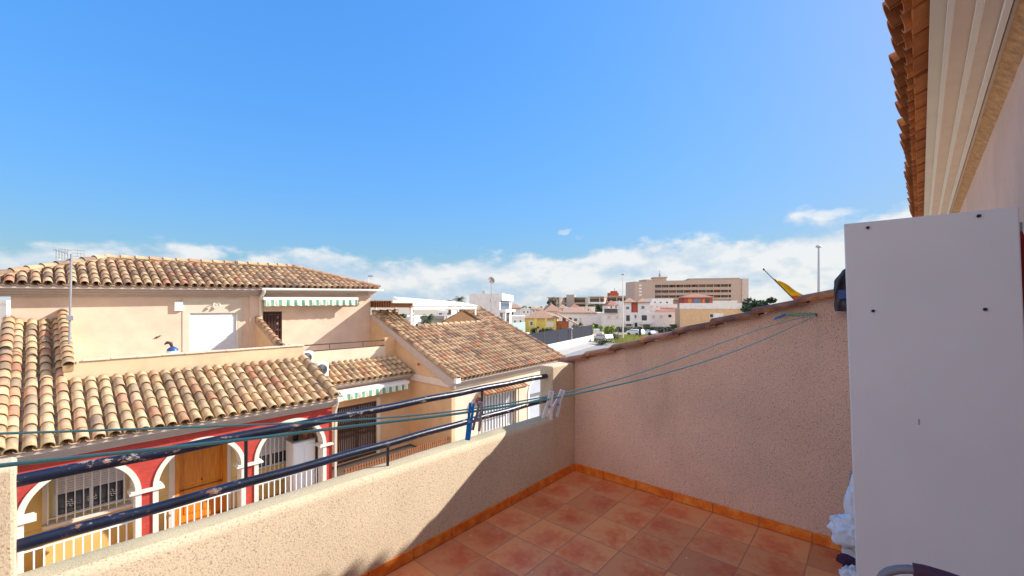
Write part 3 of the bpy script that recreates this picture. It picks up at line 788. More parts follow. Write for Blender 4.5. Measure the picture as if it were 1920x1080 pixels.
Y2 = 16.9; YE2 = 16.45; ZE = .555; DZE = .0195   # upper facade, eave line, its height at x=0 and rise per metre
def ze(x): return ZE+DZE*x
XM = 5.12
UH = Vector((1, 0, DZE)).normalized()
def upper_roof(mb, side):
    x0, x1, rx0, rx1 = -1.25, 10.0, 1.45, 7.15
    YR = 18.6
    O = Vector((x0, YE2, ze(x0)))
    smax = (YR-YE2)*CS
    def rng(t):
        x = x0+t
        if side == 0 and x > XM: return (0, 0)
        if side == 1 and x <= XM: return (0, 0)
        s1 = smax
        if x < rx0: s1 = smax*(x-x0)/(rx0-x0)
        if x > rx1: s1 = smax*(x1-x)/(x1-rx1)
        return (0, s1-.05)
    tiled_roof(mb, O, UH, BU, UPN, x1-x0, rng)
    zr = lambda x: ze(x)+(YR-YE2)*SL
    a = max(x0, -99); A_ = (x0, YE2, ze(x0)+.06); R0 = (rx0, YR, zr(rx0)+.08); R1 = (rx1, YR, zr(rx1)+.08); B_ = (x1, YE2, ze(x1)+.06)
    Mi = (XM, YR, zr(XM)+.08)
    if side == 0:
        cap_run(mb, A_, R0); cap_run(mb, R0, Mi)
    else:
        cap_run(mb, Mi, R1); cap_run(mb, B_, R1)
def upper_deck(mb, side):
    x0, x1, rx0, rx1 = -1.25, 10.0, 1.45, 7.15; YR = 18.6; YBk = 20.75
    def v_(x, y, zz): return (x, y, zz)
    zr = lambda x: ze(x)+(YR-YE2)*SL-.02
    if side == 0:
        mb.add([v_(x0, YE2, ze(x0)-.01), v_(XM, YE2, ze(XM)-.01), v_(XM, YR, zr(XM)), v_(rx0, YR, zr(rx0)), v_(x0, YBk, ze(x0)), v_(XM, YBk, ze(XM))],
               [(0, 1, 2, 3), (0, 3, 4), (3, 2, 5, 4), (0, 4, 5, 1)])
    else:
        mb.add([v_(XM, YE2, ze(XM)-.01), v_(x1, YE2, ze(x1)-.01), v_(rx1, YR, zr(rx1)), v_(XM, YR, zr(XM)), v_(x1, YBk, ze(x1)), v_(XM, YBk, ze(XM))],
               [(0, 1, 2, 3), (1, 4, 2), (3, 2, 4, 5), (0, 5, 4, 1)])
# --- left house (red porch)
h1 = thing('terraced_house', (2.5, 14, G), 'left terraced house with a red arched porch, ochre tiled lower roof and white shutter above', 'house', group='terraced houses across the street')
mb = MB(); upper_roof(mb, 0); upper_deck(mb, 0)
mb.build('upper_roof', M['tile_up'], h1)
mb = MB(); x0 = -1.25
cornice(mb, x0+.12, XM+.16, Y2, YE2+.03, ze(x0)-.004, DZE*(XM+.16-x0), .29); mb.box(x0+.15, x0+.45, YE2+.25, 21.5, ze(x0)-.28, ze(x0)-.02)
mb.build('cornice', M['cornice'], h1)
# window opening with roller shutter
wa = ony(354, 590, Y2).x; wb = ony(446, 590, Y2).x; wt = ony(400, 587, Y2).z
mb = MB(); wall_holes(mb, -.44, 5.15, -2.4, .42, Y2, [(wa, wb, -2.05, wt)], .12)
mb.quad((-.44, Y2, -2.4), (-.44, Y2, .36), (-.44, 21.4, .36), (-.44, 21.4, -2.4))
mb.build('upper_wall', M['peach'], h1)
MB().box(5.02, 5.45, Y2-.06, Y2-.002, -2.1, .41).build('party_pilaster', M['peach'], h1)
fr = MB()
f0 = ony(342, 600, Y2).x
fr.box(f0, wa, Y2-.018, Y2-.001, -2.1, .26); fr.box(wa, wb+.12, Y2-.018, Y2-.001, wt, .26); fr.box(wb, wb+.12, Y2-.018, Y2-.001, -2.1, wt-.001)
fo = fr.build('window_surround', paint('surround_cream', (.66, .56, .44), .8, .05, 4), h1)
sh = MB(); z = -2.05
while z < wt-.02:
    z2 = min(z+.055, wt-.002); sh.prism([(Y2+.04, z), (Y2+.03, z+.01), (Y2+.03, z2-.006), (Y2+.04, z2), (Y2+.06, z2), (Y2+.06, z)], wa+.04, wb-.06); z += .055
sh.build('roller_shutter', M['shutter'], h1)
MB().box(wa, wa+.035, Y2-.01, Y2+.11, -2.05, wt-.002).build('shutter_guide', M['trim'], h1); MB().box(wb-.055, wb, Y2-.01, Y2+.11, -2.05, wt-.002).build('shutter_guide', M['trim'], h1)
# terrace parapet and raking side wall on the lower roof
YP = 13.73
mb = MB(); mb.box(.601, 5.62, YP, YP+.16, -2.6, -1.275)
mb.build('terrace_parapet', M['parapet2'], h1)
mb = MB(); x = .70; i = 0
while x < 5.6:
    x2 = min(x+.47, 5.64); mb.box(x, x2-.012, YP-.035, YP+.20, -1.27+.004*(i % 2), -1.237); x += .47; i += 1
mb.build('terrace_coping', M['creamwall'], h1)
mb = MB(); mb.prism([(YP-.004, -2.6), (YP-.004, -1.33), (Y2, -.2), (Y2, -2.6)], .40, .60); mb.build('side_wall', M['parapet2'], h1)
mb = MB(); cap_run(mb, (.47, YP-.1, -1.36), (.47, Y2-.02, -.16), .11, .3); mb.build('side_coping', M['tile'], h1)
MB().box(.6, 9.8, 14.9, Y2, -2.5, -2.1).build('terrace_slab', M['concrete'], h1)
# wing wall between the two terraces
wx = 5.26
mb = MB(); mb.prism([(YP+.161, -2.1), (YP+.161, -1.30), (14.6, -1.30), (Y2, -.42), (Y2, -2.1)], wx-.07, wx+.07); mb.build('dividing_wall', M['peach2'], h1)
mb = MB(); cap_run(mb, (wx, 14.55, -1.33), (wx, Y2-.06, -.44), .10, .3); mb.build('dividing_coping', M['tile_up'], h1)
# lower roof
YE1 = 11.5; ZE1 = -2.63
mb = MB()
def rng1(t):
    x = -.42+t
    top = (Y2-.03 if x < .38 else YP-.02)
    return (0, (top-YE1)*CS)
tiled_roof(mb, Vector((-.42, YE1, ZE1)), HX, BU, UPN, 6.0, rng1, pitch=.2243, r=.097, L=.36)
zt_ = ZE1+(Y2-YE1)*SL
cap_run(mb, (-.47, YE1-.03, ZE1+.07), (-.47, Y2-.02, zt_+.07), .12)
cap_run(mb, (5.60, YE1-.03, ZE1+.06), (5.60, YP+.1, ZE1+(YP-YE1)*SL+.09), .12)
zp_ = ZE1+(YP-YE1)*SL
mb.add([(-.55, YE1, ZE1-.005), (5.66, YE1, ZE1-.005), (5.66, YP, zp_-.005), (-.55, YP, zp_-.005)], [(0, 1, 2, 3)]); mb.add([(-.55, YP, zp_-.005), (.42, YP, zp_-.005), (.42, Y2, zt_-.005), (-.55, Y2, zt_-.005)], [(0, 1, 2, 3)])
mb.build('lower_roof', M['tile'], h1)
YF = 11.8
mb = MB(); cornice(mb, -.62, 5.70, YF, YE1+.03, ZE1-.006, 0, .27); mb.build('porch_cornice', M['cornice'], h1)
MB().box(5.46, 5.655, YF+.3, Y2, G+.1, ZE1-.28).build('side_wall', M['peach2'], h1)
mb = MB(); mb.prism([(YE1+.2, ZE1-.1), (YE1+.2, ZE1+.045), (YP-.01, zp_-.01), (YP-.01, ZE1-.1)], 5.50, 5.655); mb.build('gable_wall', M['peach2'], h1)
mb = MB(); mb.prism([(YE1+.2, ZE1-.3), (YE1+.2, ZE1-.02), (Y2, zt_-.03), (Y2, ZE1-.3)], -.60, -.45); mb.build('gable_wall', M['peach2'], h1)
# red arcade
arches = [(-.16, 1.378), (1.753, 3.33), (3.71, 5.35)]; ZS = -3.95; ZT = ZE1-.275
mb = MB(); Y0, Y1_ = YF, YF+.26
edges = [-.62]+[v for a in arches for v in a]+[5.62]
for i in range(0, len(edges), 2): mb.box(edges[i], edges[i+1], Y0, Y1_, G+.1, ZT)
for a, b_ in arches:
    c_ = (a+b_)/2; rr = (b_-a)/2; n = 24
    top = [(c_-rr*math.cos(math.pi*k/n), ZS+rr*math.sin(math.pi*k/n)) for k in range(n+1)]
    for k in range(n):
        (xa, za), (xb, zb_) = top[k], top[k+1]
        mb.add([(xa, Y0, za), (xb, Y0, zb_), (xb, Y0, ZT), (xa, Y0, ZT), (xa, Y1_, za), (xb, Y1_, zb_), (xb, Y1_, ZT), (xa, Y1_, ZT)],
               [(0, 1, 2, 3), (7, 6, 5, 4), (0, 4, 5, 1)])
mb.build('arcade_wall', M['red'], h1)
for a, b_ in arches:
    c_ = (a+b_)/2; rr = (b_-a)/2; n = 28; mb = MB()
    w_ = .095
    pts = [(a, G+.12), (a, ZS)]+[(c_-rr*math.cos(math.pi*k/n), ZS+rr*math.sin(math.pi*k/n)) for k in range(1, n)]+[(b_, ZS), (b_, G+.12)]
    pto = [(a-w_, G+.12), (a-w_, ZS)]+[(c_-(rr+w_)*math.cos(math.pi*k/n), ZS+(rr+w_)*math.sin(math.pi*k/n)) for k in range(1, n)]+[(b_+w_, ZS), (b_+w_, G+.12)]
    m_ = len(pts)
    vs = [(x, Y0-.03, z) for x, z in pts]+[(x, Y0-.03, z) for x, z in pto]+[(x+(.004 if x < c_ else -.004), Y0+.28, z-.004) for x, z in pts]+[(x, Y0+.0, z) for x, z in pto]
    mb.add(vs, [f for k in range(m_-1) for f in ((k, k+1, m_+k+1, m_+k), (k, 2*m_+k, 2*m_+k+1, k+1), (m_+k, m_+k+1, 3*m_+k+1, 3*m_+k))])
    mb.build('arch_trim', M['trim'], h1)
for a, b_ in ((-.62, -.0), (1.378-.1, 1.753+.1), (3.33-.1, 3.71+.1), (5.35-.1, 5.66)):
    MB().box(a, b_, Y0-.065, Y0+.27, ZS-.05, ZS-.01).box(a+.025, b_-.025, Y0-.05, Y0+.268, ZS-.009, ZS+.02).build('impost', M['trim'], h1)
# porch interior
YB = 13.0
wx0 = ony(100, 900, YB).x; wx1 = ony(237, 900, YB).x
mb = MB(); wall_holes(mb, -.45, 5.46, G+.98, ZE1-.25, YB, [(wx0, wx1, -4.5, -3.35), (2.30, 3.28, G+.98, -3.45), (3.95, 4.9, G+.98, -3.4)], .16)
mb.build('porch_back_wall', M['porchwall'], h1)
mb = MB(); wall_holes(mb, -.45, 5.46, G+.1, G+.98, YB-.012, [(2.30, 3.28, G+.1, G+.98)], .14); mb.quad((-.44, YF+.27, G+.12), (-.44, YB, G+.12), (-.44, YB, ZE1-.26), (-.44, YF+.27, ZE1-.26))
mb.build('porch_dado', M['yellow'], h1)
MB().box(-.45, 5.46, YF-.6, YB, G+.10, G+.16).build('porch_floor', M['terracotta'], h1)
MB().box(-.45, 5.46, YF+.27, YB, ZE1-.30, ZE1-.262).build('porch_ceiling', M['trim'], h1)
def window(x0, x1, z0, z1, y, parent, shut=.5, bars=9, grille=True, gz=None, gm_=None):
    wn = MB(); f = .05
    wn.box(x0, x1, y+.05, y+.11, z0, z0+f).box(x0, x1, y+.05, y+.11, z1-f, z1).box(x0, x0+f, y+.05, y+.11, z0+f, z1-f).box(x1-f, x1, y+.05, y+.11, z0+f, z1-f)
    wn.box((x0+x1)/2-.03, (x0+x1)/2+.03, y+.045, y+.11, z0+f, z1-f)
    w_ = wn.build('window', M['whitemetal'], parent)
    MB().box(x0+f, x1-f, y+.085, y+.1, z0+f, z1-f).build('pane', M['pane'], w_)
    if shut > 0:
        m_ = MB(); z = z1-f-(z1-z0-f)*shut; zz = z
        while zz < z1-f-.01:
            m_.box(x0+f*.5, x1-f*.5, y+.03, y+.046, zz, min(zz+.045, z1-f)); zz += .052
        m_.build('blind', M['shutter'], w_)
    if grille:
        g = MB(); a, b_, c_, d_ = gz or (x0-.08, x1+.08, z0-.08, z1+.1); yo = y-.14
        for i in range(bars+1):
            xx = a+(b_-a)*i/bars; g.box(xx-.009, xx+.009, yo-.009, yo+.009, c_, d_)
        for zz in (c_, c_+(d_-c_)*.12, d_-(d_-c_)*.12, d_): g.box(a-.01, b_+.01, yo-.012, yo+.006, zz-.009, zz+.009)
        for xx in (a, b_):
            for zz in (c_+.05, d_-.05): g.box(xx-.008, xx+.008, yo, y, zz-.008, zz+.008)
        g.build('grille', gm_ or M['whitemetal'], w_)
    return w_
w1 = window(wx0, wx1, -4.5, -3.35, YB, h1, .55, 10, True)
MB().box(wx0-.16, wx1+.14, YB-.2, YB-.002, -4.60, -4.53).build('sill', M['trim'], w1)
MB().box(wx0-.16, wx0-.06, YB-.05, YB-.002, -4.53, -3.2).build('surround', M['trim'], w1); MB().box(wx1+.05, wx1+.14, YB-.05, YB-.002, -4.53, -3.2).build('surround', M['trim'], w1)
window(3.95, 4.9, G+.98, -3.4, YB, h1, .68, 9, True, (3.9, 4.9, G+.6, -3.2))
# flowers traced on the panes: small white ironwork motifs
for fx in (.22, .5, .78):
    g = MB()
    cx_ = wx0+(wx1-wx0)*fx; cz = -4.18
    for k in range(6):
        an = k*math.pi/3; g.tube([(cx_+.02*math.cos(an), YB-.145, cz+.02*math.sin(an)), (cx_+.07*math.cos(an+.3), YB-.145, cz+.07*math.sin(an+.3)), (cx_+.075*math.cos(an+.8), YB-.145, cz+.075*math.sin(an+.8))], .006, 4)
    g.build('grille_ornament', M['whitemetal'], w1)
d_ = MB().box(2.33, 3.25, YB+.05, YB+.1, G+.16, -3.46)
dd = d_.build('door', M['door'], h1)
m_ = MB()
for (a, b_, c_, e_) in ((2.43, 2.76, G+.35, G+1.05), (2.82, 3.15, G+.35, G+1.05), (2.43, 2.76, G+1.15, -3.6), (2.82, 3.15, G+1.15, -3.6)):
    m_.box(a, b_, YB+.035, YB+.05, c_, e_)
m_.build('door_panel', M['door'], dd, bevel=.012)
MB().box(2.24, 2.33, YB-.03, YB+.08, G+.16, -3.38).box(3.25, 3.34, YB-.03, YB+.08, G+.16, -3.38).box(2.33, 3.25, YB-.03, YB+.08, -3.46, -3.38).build('door_frame', M['door'], dd)
MB().lathe([(0, -.02), (.02, -.01), (.02, .01), (0, .02)], (2.79, YB+.0, G+1.15), 10).build('handle', M['black'], dd)
MB().box(3.34, 3.42, YB-.03, YB-.002, G+.16, -3.38).build('door_surround', M['trim'], h1); MB().box(2.12, 2.24, YB-.03, YB-.002, G+.16, -3.38).build('door_surround', M['trim'], h1)
for a, b_ in arches:
    g = MB(); z0, z1_ = G+.2, -4.57; nb = 12
    g.box(a, b_, YF+.08, YF+.11, z1_-.025, z1_).box(a, b_, YF+.08, YF+.11, z0, z0+.025)
    for i in range(1, nb): xx = a+(b_-a)*i/nb; g.box(xx-.012, xx+.012, YF+.085, YF+.105, z0+.025, z1_-.025)
    g.build('balustrade', M['whitemetal'], h1)
MB().tube([(5.70, YF-.25, ZE1-.05), (5.69, YF-.05, -3.05), (5.69, YF-.05, G+.2)], .035, 8).build('downpipe', M['trim'], h1)
MB().box(5.62, 5.76, YE1-.08, YE1+.06, ZE1-.09, ZE1+.01).build('gutter_outlet', M['white'], h1)
ab = ony(326, 565, Y2); ac = ony(342, 583, Y2)
MB().box(ab.x, ac.x, Y2-.09, Y2-.001, ac.z, ab.z).build('alarm_box', M['whitemetal'], h1, bevel=.01)
lp = ony(404, 570, Y2)
mb = MB().box(lp.x-.05, lp.x+.05, Y2-.04, Y2-.001, lp.z-.03, lp.z+.03)
for s_ in (-1, 1): mb.tube([(lp.x, Y2-.04, lp.z+.02), (lp.x+s_*.07, Y2-.12, lp.z+.03), (lp.x+s_*.09, Y2-.13, lp.z-.02)], .012, 6).lathe([(.015, .03), (.045, -.05), (.04, -.06)], (lp.x+s_*.09, Y2-.13, lp.z-.02), 8)
mb.build('wall_lamp', M['trim'], h1)
lz = ony(295, 632, Y2)
mb = MB().tube([(lz.x-.07, Y2-.02, lz.z-.04), (lz.x-.02, Y2-.02, lz.z), (lz.x+.03, Y2-.02, lz.z+.01), (lz.x+.1, Y2-.02, lz.z+.05)], [.008, .022, .016, .004], 6)
for q_ in ((-.03, -.045), (.02, -.04), (.04, .05)): mb.tube([(lz.x, Y2-.02, lz.z), (lz.x+q_[0]*1.6, Y2-.02, lz.z+q_[1])], .006, 5)
o = mb.build('wall_ornament', M['darkgrille']); recenter(o); tag(o, 'small dark lizard-shaped iron ornament on the peach wall, below the eave', 'ornament')

# blue bottle on the parapet
bt = ony(327, 660, YP+.08)
bo = thing('gas_bottle', (bt.x, YP+.3, -1.23), 'small blue and white gas bottle with a dark burner, just behind the tan parapet', 'bottle')
MB().lathe([(0, -.25), (.12, -.24), (.13, -.05), (.12, .08), (.06, .13), (.02, .15), (0, .15)], (bt.x, YP+.3, -1.22), 14).build('body', paint('bottle_blue', (.02, .09, .28), .4), bo)
MB().lathe([(.1315, -.05), (.1315, .03)], (bt.x, YP+.3, -1.22), 14).build('band', M['whitemetal'], bo)
MB().tube([(bt.x-.01, YP+.3, -1.08), (bt.x-.04, YP+.3, -.98), (bt.x-.11, YP+.3, -.96), (bt.x-.17, YP+.3, -1.01)], [.03, .045, .04, .015], 8).build('burner', M['darkgrille'], bo)

# TV antenna on its mast in front of the facade
mx_ = ony(133, 500, 14.5).x; my = 14.5
an_ = thing('tv_antenna', (mx_-.1, my, -1.2), 'thin galvanised aerial mast with ladder-like TV antenna rising above the left roof', 'antenna')
ptop = ony(134, 476, my); pbt = ony(129, 680, my)
MB().tube([tuple(pbt), tuple(ptop)], .022, 8).build('mast', M['grey'], an_)
g = MB(); zz = ptop.z-.02
a0 = ony(110, 468, my); a1 = ony(158, 470, my); zu = ony(134, 468, my).z; zl = ony(134, 480, my).z
for z_ in (zu, (zu+zl)/2, zl): g.tube([(ptop.x+.0, my, z_), (a1.x, my, z_-.01)], .006, 5)
for i in range(3): xx = ptop.x+.1+(a1.x-ptop.x-.1)*i/2; g.tube([(xx, my, zu), (xx, my, zl)], .005, 5)
g.tube([(ptop.x, my, zu-.02), (a0.x, my, zu)], .007, 5)
for i in range(5):
    xx = ptop.x-.06+(a0.x-ptop.x+.02)*i/4; g.tube([(xx, my-.14, zu-.16+.03*i), (xx-.04, my+.1, zu-.03)], .008, 5); g.tube([(xx, my, zu), (xx, my, zl-.1)], .008, 5)
g.tube([(a0.x, my, zl-.1), (ptop.x, my, zl-.06), (a0.x-.04, my, zl-.25)], .008, 5)
g.build('aerial', M['grey'], an_)
jb = ony(131, 596, my); MB().box(jb.x-.06, jb.x+.06, my-.05, my+.05, jb.z-.06, jb.z+.06).build('amplifier_box', M['grey'], an_, bevel=.01)

# --- right house of the pair
h2 = thing('terraced_house', (7.6, 15, G), 'middle terraced house with green striped awnings, dark railing and brown grille door', 'house', group='terraced houses across the street')
mb = MB(); upper_roof(mb, 1); upper_deck(mb, 1)
mb.build('upper_roof', M['tile_up'], h2)
mb = MB(); cornice(mb, XM+.18, 9.92, Y2, YE2+.03, ze(XM)-.004, DZE*(9.92-XM), .25); mb.box(9.55, 9.92, YE2+.25, 21.5, ze(9.9)-.26, ze(9.9)-.02); mb.build('cornice', M['cornice'], h2)
mb = MB(); mb.prism([(YE2-.11, ze(XM)-.005), (YE2-.02, ze(XM)-.005), (YE2-.02, ze(XM)-.09), (YE2-.07, ze(XM)-.10), (YE2-.11, ze(XM)-.06)], XM+.15, 10.12, DZE*5); mb.build('gutter', M['white'], h2)
MB().tube([(XM+.22, YE2-.06, ze(XM)-.08), (XM+.22, YE2-.05, ze(XM)-.17), (XM+.24, Y2-.1, ze(XM)-.36), (XM+.24, Y2-.1, -2.1)], .05, 8).build('downpipe', M['trim'], h2)
dxa = ony(491, 590, Y2).x; dxb = ony(529, 590, Y2).x; dzt = ony(510, 584, Y2).z
mb = MB(); wall_holes(mb, XM+.35, 9.8, -2.3, .5, Y2+.002, [(dxa, dxb, -2.09, dzt)], .15); mb.quad((9.8, Y2, .6), (9.8, Y2, -2.3), (9.8, 21.5, -2.3), (9.8, 21.5, .6)); mb.build('upper_wall', M['peach'], h2)
dd = MB().box(dxa+.03, dxb-.03, Y2+.08, Y2+.13, -2.09, dzt-.03).build('door', paint('dark_mahogany', (.06, .02, .015), .4), h2)
g = MB()
for i in range(7): xx = dxa+.03+(dxb-dxa-.06)*i/6; g.box(xx-.012, xx+.012, Y2+.02, Y2+.04, -2.09, dzt)
for zz in (-2.0, -1.4, -.9, dzt-.12): g.box(dxa, dxb, Y2+.018, Y2+.042, zz-.02, zz+.02)
g.build('grille', M['darkgrille'], dd)
for i in range(9): MB().box(dxb-.16, dxb-.10, Y2+.06, Y2+.078, -1.9+.24*i, -1.82+.24*i).build('glazing', M['curtain'], dd)
# parapet band, railing, raised pier
YQ = 14.9
mb = MB(); mb.box(5.66, 9.8, YQ, YQ+.16, -2.6, -1.62); mb.box(5.66, 5.9, YQ+.001, YQ+.159, -1.62, -1.3); mb.build('terrace_parapet', M['creamwall'], h2)
xr1 = ony(722, 640, YQ).x
MB().box(xr1, 9.8, YQ-.001, YQ+.161, -2.0, -1.28).build('parapet_pier', M['peach2'], h2)
g = MB()
z_a = ony(575, 647.5, YQ+.08).z; z_b = ony(722, 637.5, YQ+.08).z
for o_ in (0, -.22): g.tube([(5.9, YQ+.08, z_a+o_), (xr1, YQ+.08, z_b+o_)], .022, 8)
for fx in (.0, .33, .72): xx = 5.9+(xr1-5.9)*fx+.03; g.tube([(xx, YQ+.08, -1.63), (xx, YQ+.08, z_a)], .012, 6)
g.build('railing', M['darkgrille'], h2)
# small lower roof
YE3 = 13.6; ZE3 = -2.64
mb = MB()
tiled_roof(mb, Vector((5.68, YE3, ZE3)), HX, BU, UPN, 4.1, lambda t: (0, (YQ-.02-YE3)*CS), r=.094)
mb.add([(5.66, YE3, ZE3-.005), (9.79, YE3, ZE3-.005), (9.79, YQ, ZE3+(YQ-YE3)*SL-.005), (5.66, YQ, ZE3+(YQ-YE3)*SL-.005)], [(0, 1, 2, 3)])
mb.build('lower_roof', M['tile'], h2)
mb = MB(); cornice(mb, 5.67, 9.79, 13.9, YE3+.03, ZE3-.006, 0, .24); mb.build('lower_cornice', M['cornice'], h2)
ga = ony(633, 800, 13.9).x; gb = ony(706, 800, 13.9).x; gt = -3.52
mb = MB(); wall_holes(mb, 5.66, 9.8, G+.1, ZE3-.2, 13.9, [(ga, gb, G+.12, gt)], .2); mb.build('lower_wall', M['peach2'], h2)
dr_ = MB().box(ga, gb, 14.06, 14.09, G+.13, gt).build('glass_door', M['curtain'], h2)
g = MB(); n = 22
for i in range(n+1):
    xx = ga+(gb-ga)*i/n; wd = .03 if i in (0, 11, 22) else .011; g.box(xx-wd, xx+wd, 13.94, 13.965, G+.13, gt-.04)
for z in (gt-.05, G+.2, G+1.0, G+1.45): g.box(ga, gb, 13.93, 13.972, z-.03, z+.03)
for i in range(n):
    xx = ga+(gb-ga)*(i+.5)/n
    g.obox((xx, 13.95, G+1.225), Vector((.05, 0, .2)), Vector((0, .008, 0)), Vector((-.008, 0, .004))); g.obox((xx, 13.95, G+1.225), Vector((-.05, 0, .2)), Vector((0, .008, 0)), Vector((.008, 0, .004)))
g.build('grille', M['darkgrille'], dr_)
MB().box(gb, gb+.14, 13.86, 13.898, G+.12, gt+.12).build('door_surround', M['trim'], h2)
MB().box(gb+.14, 9.79, 13.885, 13.899, -4.30, -4.285).build('wall_groove', M['trim'], h2)

# awnings (folded, valance showing)
def awning(x0, x1, y, zt, zb, label, dz=0., parent_y=None):
    t = thing('awning', ((x0+x1)/2, y, zt), label, 'awning', group='green and white striped awnings')
    MB().prism([(y-.10, zt-.07), (y-.10, zt+.02), (y+.16, zt+.06), (y+.16, zt-.04)], x0, x1, dz).build('cassette', M['white'], t)
    mb = MB(); n = int((x1-x0)/.02); vs = []
    for i in range(n+1):
        xx = x0+.03+(x1-x0-.06)*i/n; sc = abs(math.sin((xx-x0)/.30*math.pi)); u = i/n*dz
        yy = y-.105+.018*math.sin(xx*20)
        vs += [(xx, y-.095, zt-.07+u), (xx, yy, zb+.03+u), (xx, yy-.005, zb-.03*sc+u)]
    mb.add(vs, [f for i in range(n) for f in ((i*3, (i+1)*3, (i+1)*3+1, i*3+1), (i*3+1, (i+1)*3+1, (i+1)*3+2, i*3+2))])
    mb.build('valance', M['stripe'], t)
    g = MB()
    for xx in (x0+.35, x1-.35): g.tube([(xx, y, zt-.06), (xx, y+.3, zt-.12)], .02, 6)
    g.build('arm', M['white'], t)
    return t
a0 = ony(494, 558, Y2-.42); a1 = ony(672, 558, Y2-.42)
awning(a0.x, a1.x, Y2-.33, .29, .02, 'upper green and white striped awning folded under the eave, above the dark door', .05)
a0 = ony(640, 735, 13.4); a1 = ony(767, 716, 13.45)
awning(5.95, a1.x, 13.52, -2.93, -3.18, 'lower green and white striped awning rolled in above the brown grille door', .02)

# --- third house (right)
h3 = thing('terraced_house', (13, 14, G), 'right terraced house with a broad brown and orange tiled roof and cream front', 'house', group='terraced houses across the street')
YE4 = 11.12; ZE4 = -2.66; YW4 = 11.4; X3 = 9.8; X4 = 16.55
DZ4 = .02
H4 = Vector((1, 0, DZ4)).normalized()
def z4_(x, y): return ZE4+DZ4*(x-X3)+(y-YE4)*SL
YR4 = 16.7; YC = 15.2
mb = MB()
def rng4(t):
    x = X3+.08+t
    top = YC if 11.0 < x < 15.1 else YR4
    return (0, (top-YE4)*CS)
tiled_roof(mb, Vector((X3+.05, YE4, ZE4)), H4, BU, UPN, X4-X3-.05, rng4, pitch=.212, r=.088, L=.34, seg=6)
cap_run(mb, (X3+.04, YE4-.02, z4_(X3, YE4)+.05), (X3+.04, YR4, z4_(X3, YR4)+.05), .10)
cap_run(mb, (X4, YE4-.02, z4_(X4, YE4)+.06), (X4, YR4, z4_(X4, YR4)+.06), .11)
cap_run(mb, (X3, YR4, z4_(X3, YR4)+.05), (11.05, YR4, z4_(11, YR4)+.05), .12)
cap_run(mb, (15.05, YR4, z4_(15, YR4)+.05), (X4, YR4, z4_(X4, YR4)+.05), .12)
cap_run(mb, (11.05, YC, z4_(11, YC)+.04), (15.1, YC, z4_(15, YC)+.04), .11)
for xa, xb in ((X3, 11.05), (15.05, X4)):
    bd = Vector((0, 1, -SL)).normalized(); un = Vector((0, SL, 1)).normalized()
    n = int((xb-xa)/.212)
    for i in range(n):
        for k in range(7):
            arch_tile(mb, Vector((xa+.12+i*.212, YR4+2.4-k*.34, z4_(xa, YR4)-.98+k*.34*SL/1.08+.02)), -bd, HX, un, .38, .088, .077, rt(), 6)
    mb.add([(xa, YR4, z4_(xa, YR4)-.01), (xb, YR4, z4_(xb, YR4)-.01), (xb, YR4+2.6, z4_(xb, YR4)-1.08), (xa, YR4+2.6, z4_(xa, YR4)-1.08)], [(0, 1, 2, 3)])
mb.add([(X3, YE4, z4_(X3, YE4)-.01), (X4, YE4, z4_(X4, YE4)-.01), (X4, YC, z4_(X4, YC)-.01), (X3, YC, z4_(X3, YC)-.01)], [(0, 1, 2, 3)])
for xa, xb in ((X3, 11.05), (15.05, X4)):
    mb.add([(xa, YC, z4_(xa, YC)-.01), (xb, YC, z4_(xb, YC)-.01), (xb, YR4, z4_(xb, YR4)-.01), (xa, YR4, z4_(xa, YR4)-.01)], [(0, 1, 2, 3)])
mb.build('roof', M['tile_right'], h3)
# gable walls
def gab(x0, x1, mat, name, back=True):
    mb = MB(); zr = z4_(X3, YR4)
    prof = [(YW4, G+.1), (YW4, z4_(X3, YW4)-.03), (YR4, zr-.03), (YR4+2.6, zr-1.1), (YR4+2.6, G+.1)]
    mb.prism(prof, x0, x1); mb.build(name, mat, h3)
gab(X3, X3+.16, M['peach2'], 'gable_wall'); gab(X4-.2, X4-.04, M['peach2'], 'gable_wall')
mb = MB(); zr = z4_(15.1, YR4)
mb.prism([(YC, z4_(15.1, YC)-1.), (YC, z4_(15.1, YC)-.02), (YR4, zr-.02), (YR4+2.6, zr-1.1), (YR4+2.6, zr-2.2)], 15.06, 15.2); mb.build('terrace_gable', M['peach2'], h3); mb = MB(); mb.prism([(YC, z4_(11, YC)-1.), (YC, z4_(11, YC)-.02), (YR4, zr-.1), (YR4+2.6, zr-1.2), (YR4+2.6, zr-2.2)], 10.9, 11.02)
mb.build('terrace_gable', M['peach2'], h3)
MB().box(11.0, 15.1, YC, 21, -2.2, -2.0).box(11.0, 15.1, YC+.01, YC+.12, -2.0, -1.12).build('roof_terrace', M['peach2'], h3)
gv = onx(860, 606, 15.06); MB().box(15.03, 15.058, gv.y-.6, gv.y+.5, gv.z-.3, gv.z-.02).build('gable_window', M['whitemetal'], h3)
mb = MB(); mb.prism([(YE4+.05, z4_(X3, YE4)-.28), (YE4+.02, z4_(X3, YE4)-.02), (YR4, z4_(X3, YR4)-.0), (YR4, z4_(X3, YR4)-.22), (YE4+.6, z4_(X3, YE4)-.14)], X3-.07, X3-.002)
mb.build('verge_board', M['cornice'], h3)
mb = MB(); cornice(mb, X3-.095, X4+.1, YW4, YE4+.02, ZE4-.006, DZ4*(X4-X3), .27); mb.build('eave_cornice', M['cornice'], h3)
MB().box(X3-.05, X3-.002, YW4-.02, 13.88, ZE4-.27, ZE4-.02).build('side_string_course', M['cornicetan'], h3)
MB().box(X3-.1, X3+.12, YE4-.08, YE4+.04, ZE4-.08, ZE4+.09).build('gutter_outlet', M['white'], h3)
